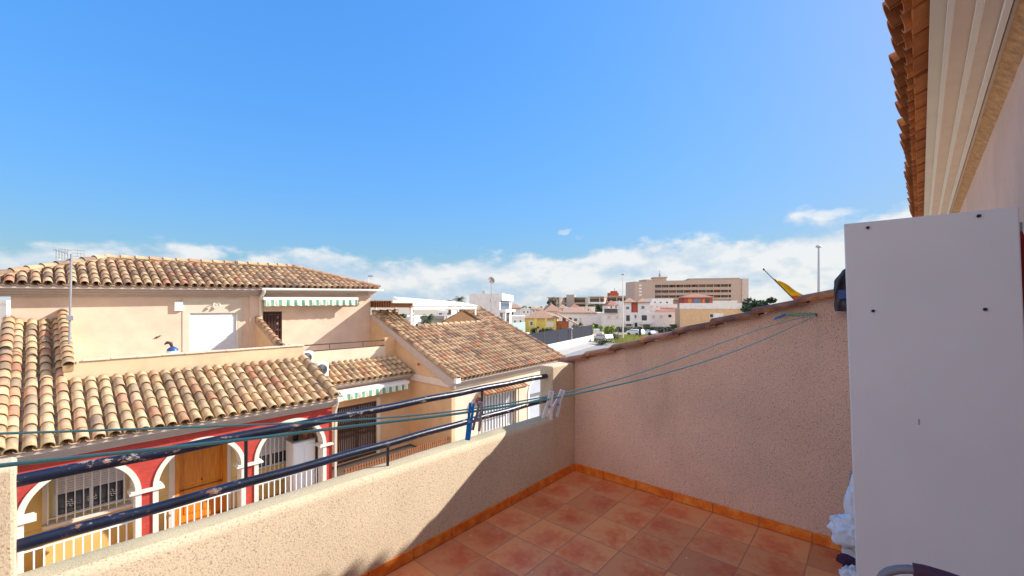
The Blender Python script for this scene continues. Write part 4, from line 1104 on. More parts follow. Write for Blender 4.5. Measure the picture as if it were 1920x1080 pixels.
vp = onx(785, 683, X3); MB().box(X3-.004, X3+.02, vp.y-.09, vp.y+.09, vp.z-.05, vp.z+.05).build('vent', M['terracotta'], h3)
fa = ony(905, 760, YW4).x; fb = ony(968, 760, YW4).x
aw0 = ony(992, 760, YW4).x
mb = MB(); wall_holes(mb, X3+.162, X4-.202, G+.1, ZE4-.1, YW4, [(fa, fb, -5.0, -3.45), (aw0, aw0+1.2, G+.12, -3.9)], .3)
mb.build('front_wall', M['creamwall'], h3)
w3 = window(fa, fb, -5.0, -3.45, YW4+.1, h3, 0, 10, False)
MB().box(fa+.05, fb-.05, YW4+.16, YW4+.175, -4.95, -3.5).build('blind', M['shutter'], w3)
g = MB()
for i in range(13): xx = fa+(fb-fa)*i/12; g.box(xx-.012, xx+.012, YW4-.13, YW4-.11, -5.05, -3.4)
for z in (-5.0, -4.2, -3.45): g.box(fa, fb, YW4-.135, YW4-.105, z-.015, z+.015)
g.build('grille', M['darkgrille'], w3)
mb = MB()
for i in range(13): arch_tile(mb, Vector((fa-.1+i*.2, YW4-.38, -3.42)), Vector((0, 1, .45)).normalized(), HX, Vector((0, -.45, 1)).normalized(), .42, .085, .075, .85+.15*random.random(), 6, .01, True)
mb.add([(fa-.2, YW4-.36, -3.44), (fb+.25, YW4-.36, -3.44), (fb+.25, YW4, -3.27), (fa-.2, YW4, -3.27)], [(0, 1, 2, 3)])
mb.build('tiled_hood', M['tile_right'], h3)
mb = MB(); c_ = aw0+.6; n = 20
for k in range(n):
    a1_ = math.pi*k/n; a2_ = math.pi*(k+1)/n
    q_ = [(c_-r_*math.cos(a_), -3.9+r_*math.sin(a_)) for a_, r_ in ((a1_, .6), (a2_, .6), (a2_, .7), (a1_, .7))]
    mb.add([(x, YW4-.03, z) for x, z in q_]+[(x, YW4, z) for x, z in q_], [(0, 1, 2, 3), (0, 4, 5, 1), (2, 6, 7, 3)])
mb.box(aw0-.1, aw0, YW4-.03, YW4-.001, G+.12, -3.9)
mb.build('arch_trim', M['white'], h3)
mb = MB(); mb.add([(c_, YW4-.012, -3.9)]+[(c_-.6*math.cos(math.pi*k/n), YW4-.012, -3.9+.6*math.sin(math.pi*k/n)) for k in range(n+1)], [(0, k+1, k+2) for k in range(n)]); mb.box(aw0+.003, aw0+1.197, YW4+.15, YW4+.18, G+.13, -3.9); mb.build('arch_door', paint('pale_grey_door', (.50, .53, .58), .5), h3)
hl = ony(893, 752, YW4)
o = MB(); vs, fs = crumple((hl.x, YW4-.15, hl.z), (.13, .1, .17), .5, 31., 3); o.add(vs, fs); o.tube([(hl.x, YW4-.15, hl.z+.1), (hl.x, YW4-.01, hl.z+.3)], .01, 5)
o = o.build('hanging_plant', paint('reddish_foliage', (.28, .05, .03), .8, .6, 30)); recenter(o); tag(o, 'reddish hanging plant on the cream wall beside the grilled window', 'plant')

# low brown fence between the houses
f0 = ony(700, 862, 11.5).x
fe = thing('fence', (8.2, 11.5, G+.13), 'low brown slatted fence in front of the ochre wall, behind the parapet', 'fence')
MB().box(5.8, 9.78, 11.48, 11.5, -4.80, -4.74).box(5.8, 9.78, 11.48, 11.5, G+.25, G+.3).build('fence_rail', M['wood'], fe)
mb = MB(); x = 5.85
while x < 9.75: mb.box(x, x+.05, 11.455, 11.478, G+.13, -4.70); x += .085
mb.build('slat_panel', M['wood'], fe)

# porch storage unit with pots, AC units
pc = thing('storage_cabinet', (4.95, 12.5, G+.16), 'white storage cabinet standing in the right-hand porch arch', 'cabinet')
MB().box(4.72, 5.32, 12.2, 12.75, G+.17, -3.86).build('carcass', M['whitemetal'], pc, bevel=.01)
MB().box(4.70, 5.34, 12.18, 12.77, -3.858, -3.82).build('top', M['grey'], pc)
MB().box(4.74, 5.0, 12.185, 12.199, G+.3, -3.95).box(5.04, 5.3, 12.185, 12.199, G+.3, -3.95).build('door', M['whitemetal'], pc, bevel=.006)
for x_, r_, lab, cl_ in ((4.85, .09, 'left of the two pots on the porch cabinet, dark with a plant', 'leaf_dark'), (5.12, .12, 'larger reddish clay pot on the porch cabinet', None)):
    t = thing('plant_pot', (x_, 12.4, -3.82), lab, 'pot')
    MB().lathe([(0, 0), (r_*.7, 0), (r_, .18), (r_*1.08, .2), (r_*.9, .2), (r_*.8, .1)], (x_, 12.4, -3.818), 12).build('pot', M['black'] if cl_ else M['terracotta'], t)
    o = MB()
    for _ in range(40):
        c_ = Vector((x_+random.gauss(0, .07), 12.4+random.gauss(0, .05), -3.62+abs(random.gauss(0, .05)))); u = Vector((random.uniform(-1, 1), random.uniform(-1, 1), random.uniform(-1, 1))).normalized(); w_ = u.orthogonal().normalized()
        o.quad(c_-u*.03-w_*.015, c_+u*.03-w_*.015, c_+u*.03+w_*.015, c_-u*.03+w_*.015, random.random())
    o.build('leaves', M['leaf_olive'], t)
def ac(px, py0, py1, y, label, w_=.75):
    a_ = ony(px, py0, y); b_ = ony(px, py1, y)
    t = thing('air_conditioner', (a_.x, y+.15, b_.z), label, 'air conditioner', group='air conditioning units')
    MB().box(a_.x-w_/2, a_.x+w_/2, y, y+.3, b_.z, a_.z).build('casing', M['whitemetal'], t, bevel=.012)
    cz = (a_.z+b_.z)/2; rr = (a_.z-b_.z)*.40; g = MB()
    for k in range(5):
        r_ = rr*(k+1)/5; g.tube([(a_.x-.05+r_*math.cos(i*math.pi/10), y-.006, cz+r_*math.sin(i*math.pi/10)) for i in range(21)], .006, 4)
    g.build('fan_grille', M['grey'], t)
    m_ = MB(); m_.add([(a_.x-.05+rr*.95*math.cos(i*math.pi/10), y-.002, cz+rr*.95*math.sin(i*math.pi/10)) for i in range(20)], [tuple(range(20))]); m_.build('fan', M['black'], t)
    return t
ac(578, 659, 682, 14.1, 'white air conditioner tucked behind the verge of the ochre roof, the upper of two', .34)
ac(606, 680, 706, 13.3, 'white air conditioner beside the small tiled roof, the lower of two', .36)

# white pergola on the roof terrace, timber rafters beside the middle house
pg = thing('pergola', (13.2, 17.3, -2.0), 'white metal pergola with slim posts on the roof terrace of the right house', 'pergola')
pf0 = ony(771, 580, 15.9).x; pf1 = ony(891, 580, 15.9).x
zf = -.03; yb2 = 17.15
def zbk(x): return .38-.22*(x-pf0)/(pf1-pf0)
for xx, yy, zz in ((pf0, 15.9, zf), (pf1, 15.9, zf), (pf0+.42, 16.4, zf+.12), (pf1-.1, yb2, zbk(pf1)), (pf0, yb2, zbk(pf0))):
    MB().box(xx-.045, xx+.045, yy-.045, yy+.045, -2.0, zz-.07).build('post', M['white'], pg)
MB().box(pf0-.05, pf1+.05, 15.83, 15.95, zf-.13, zf).build('beam', M['white'], pg)
MB().prism([(yb2-.05, zbk(pf0)-.14), (yb2+.05, zbk(pf0)-.14), (yb2+.05, zbk(pf0)-.01), (yb2-.05, zbk(pf0)-.01)], pf0, pf1, -.27).build('beam', M['white'], pg)
for xx in (pf0-.03, pf1+.0): MB().prism([(15.96, zf-.06), (15.96, zf+.04), (yb2-.06, zbk(xx)+.0), (yb2-.06, zbk(xx)-.12)], xx-.035, xx+.035).build('side_beam', M['white'], pg)
mb = MB(); n = 11
for i in range(n):      # louvres running along the beam, open gaps between
    t0 = i/n; y_ = 15.8+(yb2+.1-15.8)*t0; y2_ = y_+(yb2+.1-15.8)/n*.42
    fz = lambda yy, xx: zf+.03+(zbk(xx)-zf)*(yy-15.8)/(yb2-15.8)
    mb.prism([(y_, fz(y_, pf0)), (y_, fz(y_, pf0)+.03), (y2_, fz(y2_, pf0)+.03), (y2_, fz(y2_, pf0))], pf0-.12, pf1+.1, fz(y_, pf1)-fz(y_, pf0))
mb.build('roof_slats', M['white'], pg)
tp = thing('timber_canopy', (10.6, 16.6, -1.6), 'canopy of dark brown timber rafters under a pale sheet, between middle house and pergola', 'canopy')
mb = MB(); y = 15.35
while y < 18.4: mb.box(9.86, 10.95, y, y+.06, -.06, .22); y += .19
mb.build('rafters', M['wood'], tp)
MB().box(9.84, 11.0, 15.2, 18.5, .222, .27).box(9.84, 11.05, 15.2, 15.3, .13, .221).build('canopy_sheet', M['trim'], tp)
for yy in (15.4, 18.3): MB().box(10.88, 10.96, yy, yy+.08, -2.0, -.061).build('post', M['white'], tp)

# satellite dish on mast
D_ = 30; dp = P(921, 526, D_)
sd_ = thing('satellite_dish', (dp.x, dp.y, -2.5), 'grey satellite dish on a tall thin mast against the clouds', 'satellite dish')
mb = MB(); c_ = Vector(dp); axd = Vector((-.35, -.9, .25)).normalized(); u_ = axd.orthogonal().normalized(); v_ = axd.cross(u_); vs = [c_+axd*-.05]
for k in range(1, 4):
    for i in range(18):
        an = i*math.pi/9; r_ = .27*k/3; vs.append(c_+u_*r_*math.cos(an)+v_*r_*math.sin(an)+axd*(-.05+.06*(k/3)**2))
mb.add(vs, [(0, 1+i, 1+(i+1) % 18) for i in range(18)]+[(1+k*18+i, 1+(k+1)*18+i, 1+(k+1)*18+(i+1) % 18, 1+k*18+(i+1) % 18) for k in range(2) for i in range(18)], smooth=True)
mb.build('dish', paint('dish_grey', (.30, .28, .27), .7), sd_)
MB().tube([c_+axd*-.03, c_+axd*.25-Vector((0, 0, .12))], .012, 5).build('arm', M['grey'], sd_)
MB().tube([(dp.x, dp.y, -5.5), (dp.x, dp.y, dp.z-.02)], .028, 6).build('mast', M['grey'], sd_)
MB().box(dp.x-.08, dp.x+.04, dp.y-.05, dp.y+.05, dp.z-1.6, dp.z-1.35).build('bracket', M['grey'], sd_)

# ------------------------------------------------------------------ BEYOND THE ROOFS
class Fac:
    def __init__(s, name, label, cat, pl, Dl, pr, Dr, group=None):
        s.p0 = Vector(xy(pl, Dl)); s.p1 = Vector(xy(pr, Dr)); s.W = (s.p1-s.p0).length; s.ex = (s.p1-s.p0).normalized()
        s.rot = math.atan2(s.ex.y, s.ex.x); s.root = thing(name, (s.p0.x, s.p0.y, G), label, cat, s.rot, group)
        s.Dl, s.Dr = Dl, Dr
    def u(s, px):
        k = (px-CX)/F; a = Vector((FX+RX*k, FY+RY*k)); d = s.ex
        det = d.x*(-a.y)+a.x*d.y; t = (-s.p0.x*(-a.y)-a.x*(-s.p0.y)*-1*-1)/det if False else None
        # p0 + t d = D a
        M2 = d.x*(-a.y)-(-a.x)*d.y
        t = ((-s.p0.x)*(-a.y)-(-a.x)*(-s.p0.y))/M2
        return t
    def h(s, px, py):
        t = s.u(px); q = s.p0+s.ex*t; D = q.x*FX+q.y*FY
        return (HY-py)/F*D-G
    def part(s, name, mat, x0, x1, y0, y1, z0, z1, parent=None, bevel=0):
        return MB().box(x0, x1, y0, y1, z0, z1).build(name, mat, parent or s.root, local=True)
    def win(s, px0, px1, py0, py1, glass='pane', frame='white', y=0., name='window'):
        x0, x1 = s.u(px0), s.u(px1); z1 = s.h((px0+px1)/2, py0); z0 = s.h((px0+px1)/2, py1); f = min(.12, (x1-x0)*.12)
        m = MB(); m.box(x0, x0+f, y-.06, y-.002, z0, z1).box(x1-f, x1, y-.06, y-.002, z0, z1).box(x0+f, x1-f, y-.06, y-.002, z0, z0+f).box(x0+f, x1-f, y-.06, y-.002, z1-f, z1)
        w_ = m.build(name, M[frame], s.root, local=True)
        MB().box(x0+f, x1-f, y-.03, y-.003, z0+f, z1-f).build('pane', M[glass], w_, local=True); return w_
def hip(mb, x0, x1, y0, y1, z, h, ov=.4):
    x0 -= ov; x1 += ov; y0 -= ov; y1 += ov; ym = (y0+y1)/2; k = min((y1-y0)/2, (x1-x0)/2-.1)
    a, b_, c_, d_, e_, f_ = (x0, y0, z), (x1, y0, z), (x1, y1, z), (x0, y1, z), (x0+k, ym, z+h), (x1-k, ym, z+h)
    lo = [(x0, y0, z-.18), (x1, y0, z-.18), (x1, y1, z-.18), (x0, y1, z-.18)]
    mb.add([a, b_, c_, d_, e_, f_]+lo, [(0, 1, 5, 4), (1, 2, 5), (2, 3, 4, 5), (3, 0, 4), (0, 6, 7, 1), (1, 7, 8, 2), (2, 8, 9, 3), (3, 9, 6, 0), (6, 9, 8, 7)]); return mb
def far_roof_mat(name, c):
    m, nt, b = new_mat(name); v = coords(nt, (1, 1, 1)); w_ = node(nt, 'ShaderNodeTexWave', wave_type='BANDS', bands_direction='X'); w_.inputs['Scale'].default_value = 1.4; w_.inputs['Distortion'].default_value = 1
    nt.links.new(v, w_.inputs[0]); r = ramp(nt, [(.2, tint(c, .65)), (.7, tint(c, 1.15))]); nt.links.new(w_.outputs['Fac'], r.inputs[0])
    n = nz(nt, v, 2.5, 5, .7); r2 = ramp(nt, [(.3, (.7, .7, .7)), (.7, (1.15, 1.1, 1.05))]); nt.links.new(n, r2.inputs[0])
    nt.links.new(mixc(nt, 1., r.outputs[0], r2.outputs[0], 'MULTIPLY'), b.inputs['Base Color']); b.inputs['Roughness'].default_value = .9; return m
M['froof'] = far_roof_mat('far_clay_roof', (.46, .29, .20)); M['froofred'] = far_roof_mat('far_red_roof', (.42, .19, .13))
M['farpeach'] = stucco('hotel_render', (.50, .385, .31), (.4, .28, .2), .1, 3, .1, .15)
M['farsand'] = stucco('sand_render', (.70, .47, .27), (.4, .3, .15), .1, 3, .1, .25, (.4, .3, .16))
M['farwhite'] = stucco('far_white', (.78, .76, .73), (.6, .6, .6), .1, 3, .1, .1, (.6, .58, .55))
M['faryellow'] = stucco('far_yellow', (.62, .50, .14), (.45, .35, .1), .1, 3, .1, .1)
M['farred'] = stucco('far_red', (.44, .10, .06), (.3, .08, .05), .1, 3, .1, .1)
M['fargrey'] = stucco('far_grey', (.40, .36, .32), (.3, .28, .25), .1, 3, .1, .1)
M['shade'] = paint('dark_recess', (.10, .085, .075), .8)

# modern white house behind the roofs
f = Fac('modern_house', 'cubic modern white house with an overhanging flat roof, behind the satellite dish', 'house', 880, 44, 937, 43.5)
H = f.h(935, 550)
f.part('wall', M['farwhite'], 0, f.W, 0, 8, 0, H)
ux = f.u(950)
f.part('flat_roof', M['farwhite'], f.W+.002, f.W+.25, .0, 8, H-.75, H-.01)
f.part('balcony', M['farwhite'], f.W+.002, f.W+.65, .0, 7, f.h(945, 586), f.h(945, 581))
f.part('pillar', M['farwhite'], f.W+.3, f.W+.6, .1, .5, 0, f.h(945, 586)-.01)
f.part('glazing', M['blueglass'], f.W+.002, f.W+.05, .6, 6, f.h(945, 581)+.02, H-.78)
f.part('glazing', M['pane'], f.W+.002, f.W+.05, .6, 6, .4, f.h(945, 586)-.1)
f.part('roof_vent', M['grey'], f.u(900), f.u(905), 1, 2, H, H+.3)
f.part('wall_light', M['white'], f.u(927.5), f.u(929.5), -.2, -.01, f.h(928, 567), f.h(928, 556))

# white wall with dark screen, along the far street
a_ = e+dr*-22; wl = thing('garden_wall', (e.x, e.y, G), 'long white garden wall with a dark navy screen on top, along the far street', 'wall', math.atan2(dr.y, dr.x))
MB().box(-22, 17.5, -.15, .15, 0, 1.0).build('wall_body', M['white'], wl, local=True)
MB().box(17.5, 26, -.15, .15, 0, 1.1).build('wall_end', M['creamwall'], wl, local=True)
MB().box(-22, 17.4, .0, .06, 1.0, 2.6).build('screen', paint('navy_screen', (.012, .015, .032), .8, .2, 2), wl, local=True)
MB().box(-9, -2, .2, .5, 0, 2.0).build('pale_wall', M['farwhite'], wl, local=True)
for i in range(9): MB().box(-21+4.8*i, -20.9+4.8*i, -.04, .0, 1.0, 2.62).build('screen_post', M['shade'], wl, local=True)
# gate pillar house-like white block at the wall's end
f = Fac('gate_pillar', 'white rendered gate pillar standing at the end of the white wall', 'pillar', 1112.5, 67, 1124.5, 67)
f.part('pillar', M['farwhite'], 0, f.W, 0, 1.2, 0, f.h(1118, 619)); f.part('capstone', M['white'], -.06, f.W+.06, -.06, 1.26, f.h(1118, 619)+.001, f.h(1118, 619)+.15)

# yellow house
f = Fac('yellow_house', 'ochre yellow house with a hipped clay roof, behind the dark screen', 'house', 984, 86.5, 1043, 85.5)
H = f.h(1010, 596)
f.part('wall', M['faryellow'], 0, f.W, 0, 8, 0, H)
mb = MB(); hip(mb, 0, f.W, 0, 8, H, 1.6); mb.build('roof', M['froof'], f.root, local=True)
f.win(1023, 1038, 603, 613, 'shutter'); f.win(993, 1000, 602, 611, 'pane')
for px in (1005, 1024, 1041): f.part('porch_column', M['faryellow'], f.u(px)-.15, f.u(px)+.15, -1.3, -1.0, 0, 3.0)
mb = MB(); xo = f.u(1043)
mb.add([(xo+.2, -.5, 4.1), (xo+4.8, -.5, 1.7), (xo+4.8, 3.5, 1.7), (xo+.2, 3.5, 4.1), (xo+.2, -.5, 3.9), (xo+4.8, -.5, 1.5), (xo+4.8, 3.5, 1.5), (xo+.2, 3.5, 3.9)], [(0, 1, 2, 3), (7, 6, 5, 4), (0, 4, 5, 1), (1, 5, 6, 2), (3, 2, 6, 7)])
mb.build('side_roof', M['froof'], f.root, local=True)
f.part('side_wall', M['terracotta'], xo+.01, xo+2.5, .5, 3, 0, 2.4)

# white long house with brown windows
f = Fac('white_house', 'long low white house with brown shuttered windows and a shallow tiled roof', 'house', 1041, 104, 1128, 102)
H = f.h(1085, 586); f.part('wall', M['farwhite'], 0, f.W, 0, 9, 0, H)
mb = MB(); hip(mb, 0, f.W-1.5, 0, 9, H, 1.1); mb.build('roof', M['froof'], f.root, local=True)
M['brownwin'] = paint('brown_shutter', (.13, .06, .05), .7)
f.win(1053.5, 1062, 594.5, 603, 'brownwin'); f.win(1065, 1073, 594.5, 603, 'brownwin'); f.win(1075.5, 1083, 596, 603, 'blueglass'); f.win(1086, 1091, 595, 606, 'curtain')
f.part('roof_wall', M['farwhite'], f.u(1056), f.u(1095), 5, 9.2, H+.2, f.h(1085, 577)); f.part('chimney', M['white'], f.u(1108), f.u(1116), 4, 5.5, H, f.h(1110, 576))

# terrace of white townhouses
f = Fac('white_townhouse', 'row of white two-storey townhouses with balconies and brick-red stair wall', 'house', 1128, 97, 1276, 93)
H1 = f.h(1200, 586)
f.part('lower_wall', M['farwhite'], 0, f.W, 0, 10, 0, H1)
H2 = f.h(1180, 566)
ub = [(1160, 1184), (1196, 1219)]
for a_, b_ in ub: f.part('upper_wall', M['farwhite'], f.u(a_), f.u(b_), .4, 8, H1, H2)
f.part('upper_wall', M['farwhite'], f.u(1219), f.u(1240), 2.0, 8, H1, H2-.2); f.part('upper_wall', M['farwhite'], f.u(1240), f.u(1275), 4.0, 8, H1, H2-.5)
f.part('stair_wall', M['farred'], f.u(1185.5), f.u(1195), .6, 6, H1-2.0, H2-.1)
mb = MB(); hip(mb, f.u(1172), f.u(1190), .4, 7, H2+.01, 1.0); hip(mb, f.u(1198), f.u(1216), .4, 7, H2+.01, .9); mb.build('roof', M['froof'], f.root, local=True)
mb = MB()
mb.add([(f.u(1228), .5, H1), (f.u(1274), .5, H1), (f.u(1270), 3.6, H1+1.1), (f.u(1236), 3.6, H1+1.1)], [(0, 1, 2, 3)]); mb.build('lean_to_roof', M['froofred'], f.root, local=True)
for q_ in ((1173, 1181, 574, 581, 'blueglass', .4), (1202, 1209.5, 573, 580, 'blueglass', .4), (1221, 1227, 572, 577, 'curtain', 2.0), (1232, 1236, 573, 577, 'curtain', 2.)): f.win(*q_[:5], y=q_[5])
for q_ in ((1138, 1146, 591, 599, 'curtain'), (1153, 1161, 591, 599, 'curtain'), (1173, 1182, 590, 603, 'pane'), (1189, 1194, 590, 597, 'blueglass'), (1202, 1214, 590, 602, 'pane'), (1221, 1229, 590, 598, 'curtain'), (1235, 1244, 590, 598, 'curtain'), (1252, 1260, 589, 596, 'pane'), (1173, 1185, 607, 612, 'pane'), (1189, 1196, 604, 615, 'pane'), (1203, 1220, 608, 614, 'leaf_olive'), (1254, 1264, 607, 612, 'leaf_dark')): f.win(*q_)
for a_, b_ in ((1171, 1187), (1200, 1222)): f.part('balcony', M['farwhite'], f.u(a_), f.u(b_), -1.2, -.01, f.h(1185, 607), f.h(1185, 603))
for a_ in (1128, 1131): pass
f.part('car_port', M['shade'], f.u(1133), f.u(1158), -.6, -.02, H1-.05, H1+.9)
mb = MB(); 
for i in range(4): mb.box(f.u(1148+i*4), f.u(1150+i*4), 1, 2, H1+1.2+.4*i, H1+1.6+.4*i)
mb.build('stair_steps', M['farwhite'], f.root, local=True)

# sand coloured building with white roof terrace and the red cabin on it
f = Fac('sand_building', 'sand-coloured blank-walled building with white parapet, right of the white townhouses', 'building', 1275, 82, 1392, 79)
H = f.h(1330, 579)
f.part('wall', M['farsand'], 0, f.W, 0, 9, 0, H)
f.part('parapet', M['farwhite'], -.1, f.W*.99, -.08, .1, H+.002, H+1.1); f.part('roof_deck', M['concrete'], .1, f.W-.1, .12, 8.9, H+.002, H+.1)
w_ = f.win(1330, 1338, 588, 596, 'pane'); f.part('white_panel', M['farwhite'], f.u(1338.5), f.u(1356), -.04, -.002, f.h(1345, 597), f.h(1345, 587))
f2 = Fac('roof_cabin', 'red and orange cabin with clay roof on the terrace, in front of the hotel', 'cabin', 1283, 86, 1336, 85.4)
Hc = f2.h(1310, 557)
f2.part('wall', M['farred'], 0, f2.W, 0, 4, 0, Hc); mb = MB(); hip(mb, 0, f2.W, 0, 4, Hc, .7, .3); mb.build('roof', M['froofred'], f2.root, local=True)
M['orangewall'] = stucco('orange_render', (.55, .22, .08), (.4, .2, .1), .1, 3, .1, .1)
for a_, b_, m_ in ((1290, 1297, 'orangewall'), (1300, 1313, 'blueglass'), (1317, 1321, 'orangewall'), (1323, 1330, 'pane')): f2.part('panel' if m_ == 'orangewall' else 'window', M[m_], f2.u(a_), f2.u(b_), -.06, -.002, f2.h(1310, 569), f2.h(1310, 560))

# big hotel block
f = Fac('hotel', 'long five-storey pinkish-brown hotel block with continuous balcony bands and a small tower', 'hotel', 1226, 167, 1391, 159)
H = f.h(1300, 525)
f.part('wall', M['farpeach'], 0, f.W, 2.0, 16, 0, H)
ul = f.u(1371)
for a_, b_ in ((525.5, 533.5), (538.5, 543.8), (548.6, 553.5), (558, 562)): f.part('balcony_band', M['farpeach'], .2, ul, 0, 1.9, f.h(1300, b_), f.h(1300, a_))
f.part('end_wall', M['farpeach'], ul, f.W, 0, 2.0, 0, H+.01); f.part('end_pier', stucco('pale_hotel', (.58, .48, .42), (.5, .4, .3), .1, 3, .1, .1), f.W, f.u(1403), -.4, 14, 0, H+.3)
for i, py in enumerate((536, 546.3, 556)):
    for px in range(1228, 1370, 6):
        dark = px < 1256 or random.random() < .28
        if not dark and random.random() < .35: continue
        f.part('window', M['pane'] if dark else random.choice((M['orangewall'], M['farred'], M['shade'])), f.u(px), f.u(px+random.choice((3, 4.5))), 1.93, 1.999, f.h(1300, py+2.7), f.h(1300, py-2.6))
for px in range(1240, 1370, 14): f.part('divider', M['farpeach'], f.u(px)-.1, f.u(px)+.1, .2, 1.9, f.h(1300, 562), f.h(1300, 533.5))
f.part('upper_storey', M['farpeach'], f.u(1293), f.W, 2.5, 14, H+.02, H+.8)
f.part('tower', stucco('tower_render', (.54, .41, .30), (.5, .4, .3), .1, 3, .1, .1), f.u(1225), f.u(1250), .8, 7, H-1, f.h(1238, 521))
f.part('tower_cap', M['farpeach'], f.u(1223), f.u(1252), .4, 7.6, f.h(1238, 521)+.01, f.h(1238, 519))
f.part('tower_tank', M['fargrey'], f.u(1236.5), f.u(1239.5), 2, 3.2, f.h(1238, 519)+.01, f.h(1238, 512)); MB().tube([(f.u(1238), 2.6, f.h(1238, 512)), (f.u(1238), 2.6, f.h(1238, 507))], .15, 6).build('tower_mast', M['grey'], f.root, local=True)
fw = Fac('hotel_wing', 'shaded brown left wing of the hotel with pale stair windows', 'building', 1190, 160, 1228, 162)
Hw = fw.h(1205, 528); fw.part('wall', M['farpeach'], 0, fw.W, 0, 7, 0, Hw)
for py in (535, 541, 547, 553): fw.part('window', M['farwhite'], fw.u(1198), fw.u(1203), -.05, -.002, fw.h(1200, py+1.5), fw.h(1200, py-1.5))
fw.part('roof_box', M['farpeach'], fw.u(1213), fw.u(1225), .5, 6, Hw+.002, Hw+.9)

# distant apartment blocks
def block(name, label, pl, pr, D, py, rows, wallm, seedp, extra=None):
    f = Fac(name, label, 'apartment block', pl, D, pr, D*.985, 'distant apartment blocks')
    H = f.h((pl+pr)/2, py); f.part('wall', M[wallm], 0, f.W, 1.5, 14, 0, H)
    n = rows; ft = 3.1
    for i in range(n):
        zt = H-.9-i*ft
        f.part('balcony_band', M['farpeach'] if seedp % 2 else M['farwhite'], .0, f.W, 0, 1.4, zt-ft+.3, zt-ft+1.3)
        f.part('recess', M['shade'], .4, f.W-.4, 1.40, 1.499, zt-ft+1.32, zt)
    m = MB()
    for k in range(1, max(2, int(f.W/6))): m.box(k*6-.25, k*6+.25, 0.02, 1.38, H-.9-n*ft, H)
    m.build('dividers', M[wallm], f.root, local=True)
    f.part('roof_slab', M[wallm], -.3, f.W+.3, -.1, 14, H+.002, H+.4)
    return f
block('apartment_block', 'leftmost grey distant apartment block with cantilevered balconies', 1026, 1047, 240, 558.5, 4, 'fargrey', 1)
fq = block('apartment_block', 'grey-brown distant apartment block with a taller stair core in its middle', 1053, 1098, 245, 558.5, 4, 'fargrey', 1)
fq.part('stair_core', M['fargrey'], fq.u(1062), fq.u(1077), -.4, 8, 0, fq.h(1070, 552.5))
block('apartment_block', 'distant apartment block with dark centre bays, left of the red stair tower', 1104, 1132, 230, 557, 4, 'farpeach', 2)
block('apartment_block', 'cream banded distant apartment block behind the red stair tower', 1136, 1183, 235, 556, 4, 'farpeach', 2)
for px in (1050, 1101, 1134):
    o = MB(); q = xy(px, 233); q1 = xy(px+2.4, 233)
    o.add([(q[0], q[1], G), (q1[0], q1[1], G), (q1[0]+3, q1[1]+3, G), (q[0]+3, q[1]+3, G), (q[0], q[1], P(px, 557-(px > 1120), 233).z), (q1[0], q1[1], P(px, 557-(px > 1120), 233).z), (q1[0]+3, q1[1]+3, P(px, 557, 233).z), (q[0]+3, q[1]+3, P(px, 557, 233).z)], [(0, 1, 5, 4), (1, 2, 6, 5), (2, 3, 7, 6), (3, 0, 4, 7), (4, 5, 6, 7)])
    o = o.build('stair_tower', M['creamwall']); recenter(o)
    tag(o, {1050: 'narrow cream stair tower, leftmost among the distant blocks', 1101: 'narrow cream stair tower, middle one among the distant blocks', 1134: 'narrow cream stair tower, nearest the red tower'}[px], 'tower', 'cream stair towers')
f = Fac('red_tower', 'brick-red stepped tower rising over the distant apartment blocks', 'tower', 1143, 258, 1160, 258)
f.part('wall', M['farred'], 0, f.W, 0, 6, 0, f.h(1150, 549)); f.part('upper_wall', M['farred'], f.u(1148), f.u(1158), .5, 5, f.h(1150, 549)+.002, f.h(1150, 545.5)); f.part('mast', M['grey'], f.u(1152.5), f.u(1153.5), 1, 1.2, f.h(1150, 545.5), f.h(1150, 540))

# other small houses along the skyline
def small(name, label, pl, pr, D, py, wallm, roof=True, wins=(), rh=1.4, roofm='froof', dep=8, turn=1.):
    f = Fac(name, label, 'house', pl, D, pr, D*turn); H = f.h((pl+pr)/2, py)
    f.part('wall', M[wallm], 0, f.W, 0, dep, 0, H)
    if roof: mb = MB(); hip(mb, 0, f.W, 0, dep, H, rh); mb.build('roof', M[roofm], f.root, local=True)
    else: f.part('parapet', M[wallm], -.1, f.W+.1, -.1, dep, H+.002, H+.35)
    for w_ in wins: f.win(*w_)
    return f
small('corner_house', 'small white house with a low clay roof just right of the modern white house', 955, 976, 95, 577, 'farwhite', True, ((958, 963, 583, 591, 'pane'),), 1.0)
small('cube_house', 'small white cube house far off, left of the yellow house roof', 978, 994, 150, 580, 'farwhite', False, ((981, 984, 583, 587, 'pane'), (988, 991, 583, 587, 'pane')))
small('garden_house', 'low pale house in shade below the corner house', 955, 984, 78, 596, 'farwhite', False, ((963, 968, 600, 608, 'blueglass'), (974, 978, 600, 606, 'pane')))
small('tiled_house', 'house with a pinkish hipped roof behind the yellow house', 1022, 1052, 130, 583, 'creamwall', True, (), 2.2)
small('background_house', 'plain white far house at the left picture edge', -30, 12, 40, 570, 'farwhite', False, ())
small('shaded_house', 'white house seen under the pergola roof', 700, 768, 60, 598, 'farwhite', False, ((738, 745, 598, 606, 'pane'), (752, 758, 598, 606, 'blueglass')))
small('blue_window_house', 'pale house with blue glass seen through the pergola', 818, 846, 66, 587, 'farwhite', False, ((822, 830, 585, 593, 'blueglass'), (838, 844, 585, 592, 'pane')))
small('low_house', 'low grey-roofed house right of the palm under the pergola', 790, 832, 50, 598, 'fargrey', False)
small('dark_roof_house', 'far house with a dark blue roof beside the trees', 998, 1016, 170, 580, 'farwhite', True, (), 2.2, 'navy') if False else None

